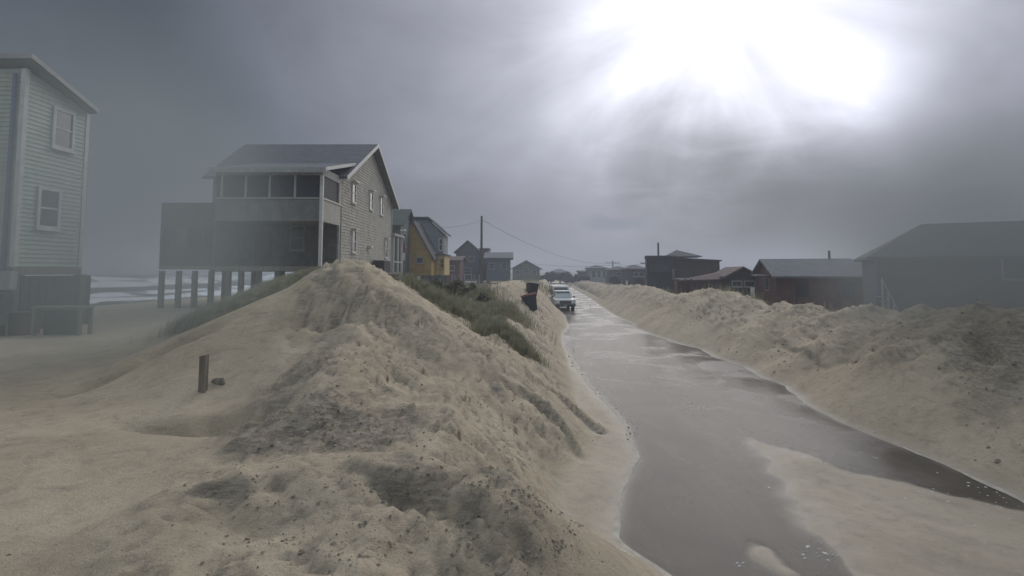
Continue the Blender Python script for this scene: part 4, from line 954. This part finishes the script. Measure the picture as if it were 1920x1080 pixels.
# outside stair coming down toward the road
sa, sb = loc_s(1648)-.1, loc_s(1682)-.2; za, zb = lz(520, sa), lz(584, sb)
MB().hexa([(sa, -1.35, za-.05), (sa, -1.28, za-.05), (sb, -1.28, zb-.05), (sb, -1.35, zb-.05), (sa, -1.35, za+.06), (sa, -1.28, za+.06), (sb, -1.28, zb+.06), (sb, -1.35, zb+.06)]).build('hand_rail', M['trim'], rh)
for i in range(9):
    k = i/8; x = sa+(sb-sa)*k; z = za-.9+(zb-za)*k
    if z > -.3: MB().box(x-.13, -1.3, z-.04, x+.15, -.05, z).build('stair_tread', M['wood'], rh)
for k in (.02, .35, .68, .97):
    x = sa+(sb-sa)*k; z = za+(zb-za)*k; MB().box(x-.04, -1.34, -.4, x+.04, -1.29, z-.055).build('baluster', M['trim'], rh)

# ------------------------------------------------------------------ utility poles and cables
def pole(px, ptop, Y, label, arm=None, r=.15, zg=1.2, cans=False):
    x = XX(px, Y, ptop); zt_ = ZZ(ptop, Y)
    o = thing('utility_pole', label, 'utility pole', (x, Y, zg), group='utility poles along the road')
    MB().tube((x, Y, zg-.6), (x, Y, zt_), r, 10, r*.72).build('pole', M['pile'], o, world=True)
    if arm:
        MB().box(x-arm, Y-.06, zt_-.55, x+arm, Y+.06, zt_-.42).build('crossarm', M['pile'], o, world=True)
        for k in (-.9, -.4, .4, .9): MB().tube((x+arm*k, Y, zt_-.42), (x+arm*k, Y, zt_-.22), .05, 6).build('insulator', M['trim'], o, world=True)
    if cans: MB().tube((x-.32, Y, zt_-2.3), (x-.32, Y, zt_-1.4), .2, 10).build('transformer', M['greyh'], o, world=True)
    return (x, Y, zt_)
p1 = pole(903, 405, 62, 'tall leaning-dark utility pole left of the road', .0, .17)
bpy.data.objects['utility_pole']['label'] = 'tallest utility pole, standing left of the road before the dark gabled house'
MB_ = None
p2 = pole(1149, 489, 118, 'small far utility pole with a crossarm beside the pale tall house', 1.6, .16)
p3 = pole(1234, 455, 74, 'utility pole rising behind the large dark house', 0, .17)
p4 = pole(1099, 498, 140, 'short thin pole above the dark terrace house', 0, .1)
p5 = pole(1211, 488, 80, 'pole at the left corner of the large dark house', .8, .14)
def cable(a, b, sag, label, r=.018):
    mb = MB(); n = 16; pv = None
    for i in range(n+1):
        k = i/n; p = tuple(a[j]+(b[j]-a[j])*k for j in range(3)); p = (p[0], p[1], p[2]-sag*4*k*(1-k))
        if pv: mb.tube(pv, p, r, 5)
        pv = p
    return tag(mb.build('cable', M['wire']), label, 'cable', 'overhead cables')
cable((p1[0], p1[1], p1[2]-.4), (p2[0], p2[1], p2[2]-.4), 1.8, 'overhead cable running from the tallest pole to the far crossarm pole', .022)
cable((p1[0], p1[1], p1[2]-.7), (XX(1330, 20, 200), 20, 8.3), 1.2, 'overhead cable', .0) if False else None
cable((p1[0], p1[1], p1[2]-.5), (-13, 40, 9.3), 1.5, 'overhead cable dropping from the tallest pole toward the shingled house', .014)
cable((p2[0], p2[1], p2[2]-.4), (p5[0], p5[1], p5[2]-.4), .5, 'overhead cable between the far crossarm pole and the corner pole', .022)
cable((p4[0]-14, 140, 5.6), (p2[0], p2[1], p2[2]-.9), .5, 'faint low cable left of the far crossarm pole', .025)
cable((p2[0], p2[1], p2[2]-.9), (p5[0], p5[1], p5[2]-1.2), .8, 'lower cable between the far crossarm pole and the corner pole', .022)

# ------------------------------------------------------------------ vehicles
def wheel(root, x, y, z, r, w_):
    wv = MB().tube((x-w_/2, y, z), (x+w_/2, y, z), r, 18).build('wheel', M['tyre'], root, bevel=.02)
    MB().tube((x-w_/2-.012, y, z), (x+w_/2+.012, y, z), r*.58, 14).build('rim', M['steel'], wv)
def pickup(loc, rz):
    r = thing('pickup_truck', 'silver pickup truck parked facing us on the left of the flooded road', 'truck', loc, rz)
    # local: front toward -y
    body = MB(); prof = [(0, .55), (0, .98), (.15, 1.08), (1.35, 1.16), (1.45, 1.18), (5.2, 1.18), (5.3, .6), (5.2, .45), (.3, .42)]
    body.prism(prof, 'x', -.95, .95); body.build('body', M['silver'], r, bevel=.05)
    cab = MB(); b0 = [(-.84, 1.4), (.84, 1.4), (.84, 3.35), (-.84, 3.35)]; t0 = [(-.68, 1.95), (.68, 1.95), (.68, 3.15), (-.68, 3.15)]
    cab.hexa([(x, y, 1.17) for x, y in b0]+[(x, y, 1.82) for x, y in t0]); cab.build('cab', M['silver'], r, bevel=.05)
    MB().hexa([(-.74, 1.46, 1.2), (.74, 1.46, 1.2), (.74, 1.50, 1.2), (-.74, 1.50, 1.2), (-.63, 1.89, 1.77), (.63, 1.89, 1.77), (.63, 1.97, 1.77), (-.63, 1.97, 1.77)]).build('windscreen', M['glass'], r)
    for s in (-1, 1):
        MB().hexa([(s*.835, 1.7, 1.24), (s*.86, 1.7, 1.24), (s*.86, 3.2, 1.24), (s*.835, 3.2, 1.24), (s*.70, 2.05, 1.74), (s*.73, 2.05, 1.74), (s*.73, 3.05, 1.74), (s*.70, 3.05, 1.74)]).build('side_window', M['glass'], r)
        MB().box(s*.70-.16, -.03, .74, s*.70+.16, .05, .94).build('headlight', M['lamp'], r, bevel=.02)
        MB().box(s*1.05-.08, 1.6, 1.18, s*1.05+.08, 1.72, 1.36).build('wing_mirror', M['dark'], r, bevel=.02)
    MB().box(-.92, -.02, .985, .92, .10, 1.045).build('hood_edge', M['lamp'], r, bevel=.01)
    g = MB().box(-.52, -.035, .70, .52, .0, .96).build('grille', M['dark'], r)
    for i in range(3): MB().box(-.5, -.05, .74+i*.075, .5, -.037, .765+i*.075).build('grille_bar', M['steel'], g)
    MB().box(-.95, -.14, .46, .95, .02, .66).build('front_bumper', M['dark'], r, bevel=.03)
    MB().box(-.16, -.155, .5, .16, -.142, .6).build('licence_plate', M['trim'], r)
    MB().box(-.72, 3.5, 1.17, .72, 5.1, 1.2).build('load_bed', M['dark'], r)
    for x in (-.82, .82):
        for y in (.95, 4.2): wheel(r, x, y, .36, .38, .24)
    return r
xt = (XX(1040, 50)+XX(1078, 50))/2
pickup((xt, 49.6, -.03), R(2))
def van(loc, rz):
    r = thing('van', 'pale tan van parked behind the silver pickup truck', 'van', loc, rz)
    MB().prism([(0, .5), (0, .95), (.8, 1.15), (1.5, 1.9), (1.8, 2.05), (4.8, 2.05), (4.95, 1.9), (4.95, .5)], 'x', -.92, .92).build('body', M['tan'], r, bevel=.06)
    MB().hexa([(-.78, .82, 1.2), (.78, .82, 1.2), (.78, .88, 1.2), (-.78, .88, 1.2), (-.74, 1.40, 1.84), (.74, 1.40, 1.84), (.74, 1.48, 1.84), (-.74, 1.48, 1.84)]).build('windscreen', M['glass'], r)
    for s in (-1, 1):
        MB().box(s*.915-.012, 1.6, 1.2, s*.915+.018, 4.6, 1.75).build('side_window', M['glass'], r); MB().box(s*.7-.15, -.03, .72, s*.7+.15, .04, .9).build('headlight', M['lamp'], r)
    MB().box(-.92, -.1, .42, .92, .02, .6).build('front_bumper', M['dark'], r)
    MB().box(-.5, -.03, .7, .5, 0, .9).build('grille', M['dark'], r)
    for x in (-.8, .8):
        for y in (.9, 3.9): wheel(r, x, y, .34, .35, .22)
van((XX(1053, 60), 59, 0), R(3))

# ------------------------------------------------------------------ carts, posts, boxes
def cart(name, label, loc, rot, lid, body):
    r = thing(name, label, 'trash cart', loc); r.rotation_euler = rot
    b = MB().hexa([(-.24, -.28, .08), (.24, -.28, .08), (.24, .28, .08), (-.24, .28, .08), (-.31, -.38, .98), (.31, -.38, .98), (.31, .38, .98), (-.31, .38, .98)]); b.build('bin_body', M[body], r, bevel=.03)
    MB().prism([(-.41, .985), (.41, .985), (.36, 1.07), (-.34, 1.09)], 'x', -.335, .335).build('lid', M[lid], r, bevel=.02)
    MB().tube((-.28, .44, .98), (.28, .44, .98), .02, 6).build('handle', M['dark'], r)
    for s in (-1, 1): MB().tube((s*.25, .27, .12), (s*.32, .27, .12), .12, 12).build('wheel', M['tyre'], r)
    return r
c = hit(996, 557); cart('trash_cart', 'dark wheeled trash cart with pale lid stuck in the sand left of the van', (c[0], c[1], c[2]-.1), (R(-6), R(8), R(20)), 'concrete', 'cart')
c = hit(998, 584); cart('trash_cart', 'tipped dark trash cart with red lid on the berm left of the pickup', (c[0], c[1], c[2]-.06), (R(-10), R(-9), R(25)), 'redp', 'cart')
c = hit(380, 733)
fp = thing('wooden_post', 'short leaning wooden post sticking out of the smooth sand on the left', 'post', (c[0], c[1], c[2]))
zt_ = P(381, 667, c[1])[2]
MB().hexa([(c[0]-.05, c[1]-.05, c[2]-.3), (c[0]+.05, c[1]-.05, c[2]-.3), (c[0]+.05, c[1]+.05, c[2]-.3), (c[0]-.05, c[1]+.05, c[2]-.3), (c[0]-.045, c[1]-.05, zt_), (c[0]+.055, c[1]-.05, zt_+.02), (c[0]+.055, c[1]+.05, zt_+.02), (c[0]-.045, c[1]+.05, zt_)]).build('post', M['wood'], fp, world=True)
c = hit(408, 717); rs = random.Random(3); dbp = MB()
vs = [(c[0]+.14*rs.uniform(.8, 1.3)*math.cos(a), c[1]+.07*rs.uniform(.8, 1.2)*math.sin(a), c[2]-.05) for a in [k*.785 for k in range(8)]]+[(c[0]+.09*rs.uniform(.7, 1.2)*math.cos(a)+.01, c[1]+.05*math.sin(a), c[2]+rs.uniform(.03, .07)) for a in [k*.785 for k in range(8)]]
dbp.add(vs, [(k, (k+1) % 8, (k+1) % 8+8, k+8) for k in range(8)]+[tuple(range(8, 16))])
tag(dbp.build('driftwood', M['wood'], smooth=True), 'low dark lump of driftwood in the sand beside the short post', 'driftwood')
Yb = 20.6; xb0, xb1 = XX(770, Yb, 545), XX(803, Yb, 545)
bxo = thing('utility_box', 'half-buried green utility box with pale lid on the berm crest', 'utility box', (xb0, Yb, 2.4))
MB().box(xb0, Yb, 2.3, xb1, Yb+.6, ZZ(545, Yb)).build('cabinet', M['boxgreen'], bxo, world=True, bevel=.02)
MB().box(xb0-.04, Yb-.04, ZZ(545, Yb)+.003, xb1+.04, Yb+.64, ZZ(540, Yb)+.003).build('lid', M['concrete'], bxo, world=True, bevel=.015)
for px, pt, pb_, Y, lab in [(1175, 527, 540, 62, 'short white post above the right berm, left of the large dark house'), (1411, 541, 556, 34, 'short white post by the corner of the long dark house'), (785, 519, 530, 40, 'small white post in the grass before the yellow house')]:
    x = XX(px, Y, pt); o = thing('marker_post', lab, 'post', (x, Y, 1.0), group='white marker posts')
    MB().box(x-.09, Y-.09, .6, x+.09, Y+.09, ZZ(pt, Y)).build('post', M['white'], o, world=True)
    MB().box(x-.11, Y-.11, ZZ(pt, Y)+.002, x+.11, Y+.11, ZZ(pt, Y)+.05).build('cap', M['white'], o, world=True)
# green fence before the yellow house
gf = thing('board_fence', 'low dull green board fence in front of the yellow house', 'fence', (XX(757, 52), 52, 1.4))
x = XX(757, 52)
while x < XX(835, 52):
    MB().box(x, 52, 1.2, x+.24, 52.03, ZZ(516, 52)+random.uniform(-.03, .03)).build('fence_board', M['roof_green'], gf, world=True); x += .26
# row of pale pickets further
pf = thing('picket_fence', 'row of pale uneven pickets behind the dark scrub', 'fence', (XX(846, 58), 58, 1.4))
for px in (848, 853, 862, 866, 871, 884, 889, 899):
    MB().box(XX(px, 58)-.05, 58, 1.2, XX(px, 58)+.06, 58.04, ZZ(514+random.uniform(-1, 2), 58)).build('picket', M['paleh'], pf, world=True)

# ------------------------------------------------------------------ vegetation
def crown(name, c, rx, ry, rz_, n, size, mt, seed, parent=None):
    rs = np.random.default_rng(seed)
    nc = max(6, n//110); cen = rs.normal(size=(nc, 3)); cen /= np.linalg.norm(cen, axis=1)[:, None]; cen *= rs.uniform(.25, .85, (nc, 1)); cen[:, 2] = cen[:, 2]*.8+.05
    which = rs.integers(0, nc, n); d = rs.normal(size=(n, 3)); d /= np.linalg.norm(d, axis=1)[:, None]
    p = cen[which]+d*(rs.uniform(.15, 1, (n, 1))**.5)*rs.uniform(.22, .42, nc)[which][:, None]
    p = p*np.array([rx, ry, rz_])+np.array(c)
    a = rs.normal(size=(n, 3)); a /= np.linalg.norm(a, axis=1)[:, None]; b = np.cross(a, rs.normal(size=(n, 3))); b /= np.linalg.norm(b, axis=1)[:, None]
    sz_ = size*rs.uniform(.5, 1.4, (n, 1)); a *= sz_; b *= sz_*.55
    vs = np.stack([p-a, p-b, p+a, p+b], 1).reshape(-1, 3); fs = np.arange(n*4).reshape(-1, 4)
    me = bpy.data.meshes.new(name); me.from_pydata(vs.tolist(), [], fs.tolist()); me.materials.append(mt)
    o = bpy.data.objects.new(name, me); C.objects.link(o)
    if parent: o.parent = parent
    return o
def tree(name, label, px, ptop, Y, wpx, hpx, zg=1.0, mt='leaf', n=1300, size=.16, cat='tree', group=None, seed=0):
    x = XX(px, Y); zt_ = ZZ(ptop, Y); rx = wpx*Y/2000; hz = hpx*Y/2000
    o = thing(name, label, cat, (x, Y, zg), group=group)
    cz = zt_-hz
    tr = MB(); rs = random.Random(seed)
    tr.tube((0, 0, -.4), (.05, 0, max(.3, cz-zg-hz*.3)), .12*rx, 7, .07*rx)
    for k in range(5):
        a = k*1.26+rs.random(); tr.tube((0.03, 0, max(.1, (cz-zg)*.45)), (rx*.6*math.cos(a), rx*.6*math.sin(a), cz-zg+rs.uniform(-.2, .5)*hz), .06*rx, 5, .02*rx)
    tr.build('trunk' if cat == 'tree' else 'stems', M['bark'], o)
    crown('crown', (0, 0, cz-zg), rx, max(rx*.7, .5), hz, n, size, M[mt], seed+11, o)
    return o
FT = [(1020, 513, 135, 22, 18), (1033, 508, 138, 24, 24), (1050, 511, 140, 26, 20), (1064, 507, 145, 22, 26), (1077, 512, 140, 22, 22), (1090, 517, 130, 20, 16), (1099, 519, 125, 16, 14), (1143, 511, 122, 16, 24), (1155, 518, 108, 20, 18), (1196, 522, 90, 20, 16)]
LB = ['dark rounded tree next to the far grey-green gabled house', 'dark broad tree before the low pale roof, left half', 'dark tree directly before the low pale roof', 'tallest dark tree right of the low pale roof', 'dark tree at the end of the road just left of its vanishing point', 'small dark tree just right of the road end', 'low dark shrubby tree below the dark terrace house', 'narrow dark tree right of the pale tall house', 'low dark tree before the hip-roofed house', 'low dark tree before the peaked-roof house']
for i, (px, pt, Y, wp, hp) in enumerate(FT): tree('evergreen_tree', LB[i], px, pt, Y, wp, hp, .9, 'leafdark', 900, .42, seed=i*3, group='dark trees at the end of the road')
BS = [(760, 524, 36, 40, 30, 'bush at the foot of the mound, nearest the shingled house'), (790, 522, 34, 46, 36, 'bush behind the pale-lidded utility box'), (822, 520, 33, 50, 44, 'tall olive bush below the dark gabled house'), (852, 520, 31, 48, 50, 'olive bush left of the utility pole foot'), (880, 526, 29, 44, 54, 'dense olive bush in front of the utility pole'), (905, 545, 27, 40, 52, 'olive bush left of the pale far sand pile'), (925, 572, 25.5, 34, 48, 'lowest olive bush, spilling down toward the road'), (945, 597, 24.5, 22, 26, 'small dry bush at the lower tip of the scrub')]
for i, (px, pt, Y, wp, hp, lb) in enumerate(BS):
    tree('coastal_bush', lb, px, pt, Y, wp, hp, zat(XX(px, Y), Y)-.1, 'leaf' if i % 3 else 'leaf2', 2600, .075, 'bush', 'bushes on the bank beside the road', 30+i)
for i, (px, pt, Y, wp, hp, lb) in enumerate([(1290, 546, 44, 60, 22, 'low shrub behind the right berm before the low brown house'), (1245, 540, 50, 44, 18, 'low shrub behind the right berm under the large dark house'), (970, 600, 26, 26, 22, 'brown brushy clump at the left berm edge'), (968, 628, 22.5, 22, 16, 'small wiry clump low on the left berm face')]):
    tree('shrub', lb, px, pt, Y, wp, hp, zat(XX(px, Y), Y)-.1, 'leaf2', 1100, .07, 'shrub', 'low shrubs on the berms', 60+i)

def grass_patch(label, poly_pts, n, hmin, hmax, mt, seed):
    rs = np.random.default_rng(seed); X = []; Y = []
    pts = np.array(poly_pts); k = len(pts)
    i = rs.integers(0, k-1, n); u = rs.random(n)
    X = pts[i, 0]+(pts[i+1, 0]-pts[i, 0])*u+rs.normal(size=n)*pts[i, 2]; Y = pts[i, 1]+(pts[i+1, 1]-pts[i, 1])*u+rs.normal(size=n)*pts[i, 2]
    keep = fbm(X, Y, 1.1, 4, .65) > rs.uniform(-.25, .22, n); X = X[keep]; Y = Y[keep]; n = len(X)
    Z = height(X, Y); h = rs.uniform(hmin, hmax, n); a = rs.random(n)*6.28; ln = rs.uniform(.15, .7, n)*h; w_ = .003+.00022*Y
    wa = .9+rs.normal(size=n)*.7   # wind leans blades one way
    dx, dy = np.cos(wa)*ln, np.sin(wa)*ln; px, py = np.cos(a)*w_, np.sin(a)*w_
    v = np.stack([np.stack([X-px, Y-py, Z-.05], 1), np.stack([X+px, Y+py, Z-.05], 1), np.stack([X+dx*.35+px*.7, Y+dy*.35+py*.7, Z+h*.6], 1), np.stack([X+dx*.35-px*.7, Y+dy*.35-py*.7, Z+h*.6], 1), np.stack([X+dx, Y+dy, Z+h*.95], 1)], 1).reshape(-1, 3)
    b = np.arange(n)[:, None]*5; q = (b+np.array([[0, 1, 2, 3]])).tolist(); tr = (b+np.array([[3, 2, 4]])).tolist()
    me = bpy.data.meshes.new('dune_grass'); me.from_pydata(v.tolist(), [], q+tr); me.materials.append(M[mt])
    o = bpy.data.objects.new('dune_grass', me); C.objects.link(o); return tag(o, label, 'grass', kind='stuff')
grass_patch('olive dune grass on the slope left of the mound under the shingled house', [(p[0], p[1], .55+.1*i) for i, p in enumerate(GDUNE)], 120000, .2, .55, 'grass', 1)
grass_patch('dark olive grass covering the bank between the mound and the far sand pile', [(-7.5, 27, 1.6), (-6.0, 26, 1.6), (-4.2, 27, 1.5), (-2.6, 26, 1.0), (-1.4, 24.3, .7), (-1.2, 23.5, .5)], 110000, .2, .6, 'grass', 2)
grass_patch('olive grass hanging over the road-side crest below the bushes', [hit(790, 556)[:2]+(.35,), hit(850, 585)[:2]+(.5,), hit(900, 612)[:2]+(.5,), hit(940, 640)[:2]+(.35,), hit(965, 655)[:2]+(.3,)], 60000, .12, .45, 'grass', 8)
grass_patch('grass strip before the yellow and blue houses', [(-13, 48, 3), (-8, 50, 3), (-4, 55, 3), (-2, 60, 3)], 40000, .3, .9, 'grass', 3)
grass_patch('sparse grass behind the right berm', [(15, 20, 1.0), (15.3, 26, 1.2), (15, 34, 1.2), (16, 42, 1.5), (18, 50, 2)], 30000, .2, .6, 'grass', 4)

# ------------------------------------------------------------------ haze
def volume_box(name, label, x0, y0, z0, x1, y1, z1, dens, col, aniso=.3):
    mb = MB().box(x0, y0, z0, x1, y1, z1)
    m = bpy.data.materials.new(name+'_air'); m.use_nodes = True; t = NT(m.node_tree)
    p = t.n('ShaderNodeVolumePrincipled'); p.inputs['Density'].default_value = dens; p.inputs['Color'].default_value = (*col, 1); p.inputs['Anisotropy'].default_value = aniso
    o = t.n('ShaderNodeOutputMaterial'); t.t.links.new(p.outputs[0], o.inputs['Volume'])
    ob = mb.build(name, m); tag(ob, label, kind='stuff'); return ob
volume_box('haze', 'thin pale sea haze over the whole scene', -2600, -80, -8, 3100, 3100, 30, .0024, (.62, .66, .74))
def mist(name, label, c, rad, dens, col):
    import bmesh
    bm = bmesh.new(); bmesh.ops.create_icosphere(bm, subdivisions=3, radius=1.0); me = bpy.data.meshes.new(name); bm.to_mesh(me); bm.free()
    m = bpy.data.materials.new(name+'_air'); m.use_nodes = True; t = NT(m.node_tree)
    v = t.n('ShaderNodeTexCoord').outputs['Object']
    l = t.v('LENGTH', v); f = t.sm(l, .96, .15)
    n = t.noise(v, 1.6, 3, .5, .5)
    d = t.m('MULTIPLY', t.m('MULTIPLY', f, dens), t.m('ADD', .35, t.m('MULTIPLY', n, 1.3)))
    p = t.n('ShaderNodeVolumePrincipled'); t.put(p.inputs['Density'], d); p.inputs['Color'].default_value = (*col, 1); p.inputs['Anisotropy'].default_value = .2
    o = t.n('ShaderNodeOutputMaterial'); t.t.links.new(p.outputs[0], o.inputs['Volume'])
    me.materials.append(m); ob = bpy.data.objects.new(name, me); C.objects.link(ob); ob.location = c; ob.scale = rad
    return tag(ob, label, 'mist', kind='stuff')
mist('smear_mist', 'added grey mist bank standing in for lens smear before the near left house', (-9.2, 12.5, 4.4), (4.6, 6.5, 6.5), .19, (.50, .55, .54))  # added volume imitating a smear on the lens, left side
mist('smear_mist', 'added grey mist bank standing in for lens smear before the wide dark house at the right', (13.0, 15.0, 4.6), (5.0, 6.5, 6.0), .24, (.44, .47, .47))  # second added volume, for the lens smear at the right
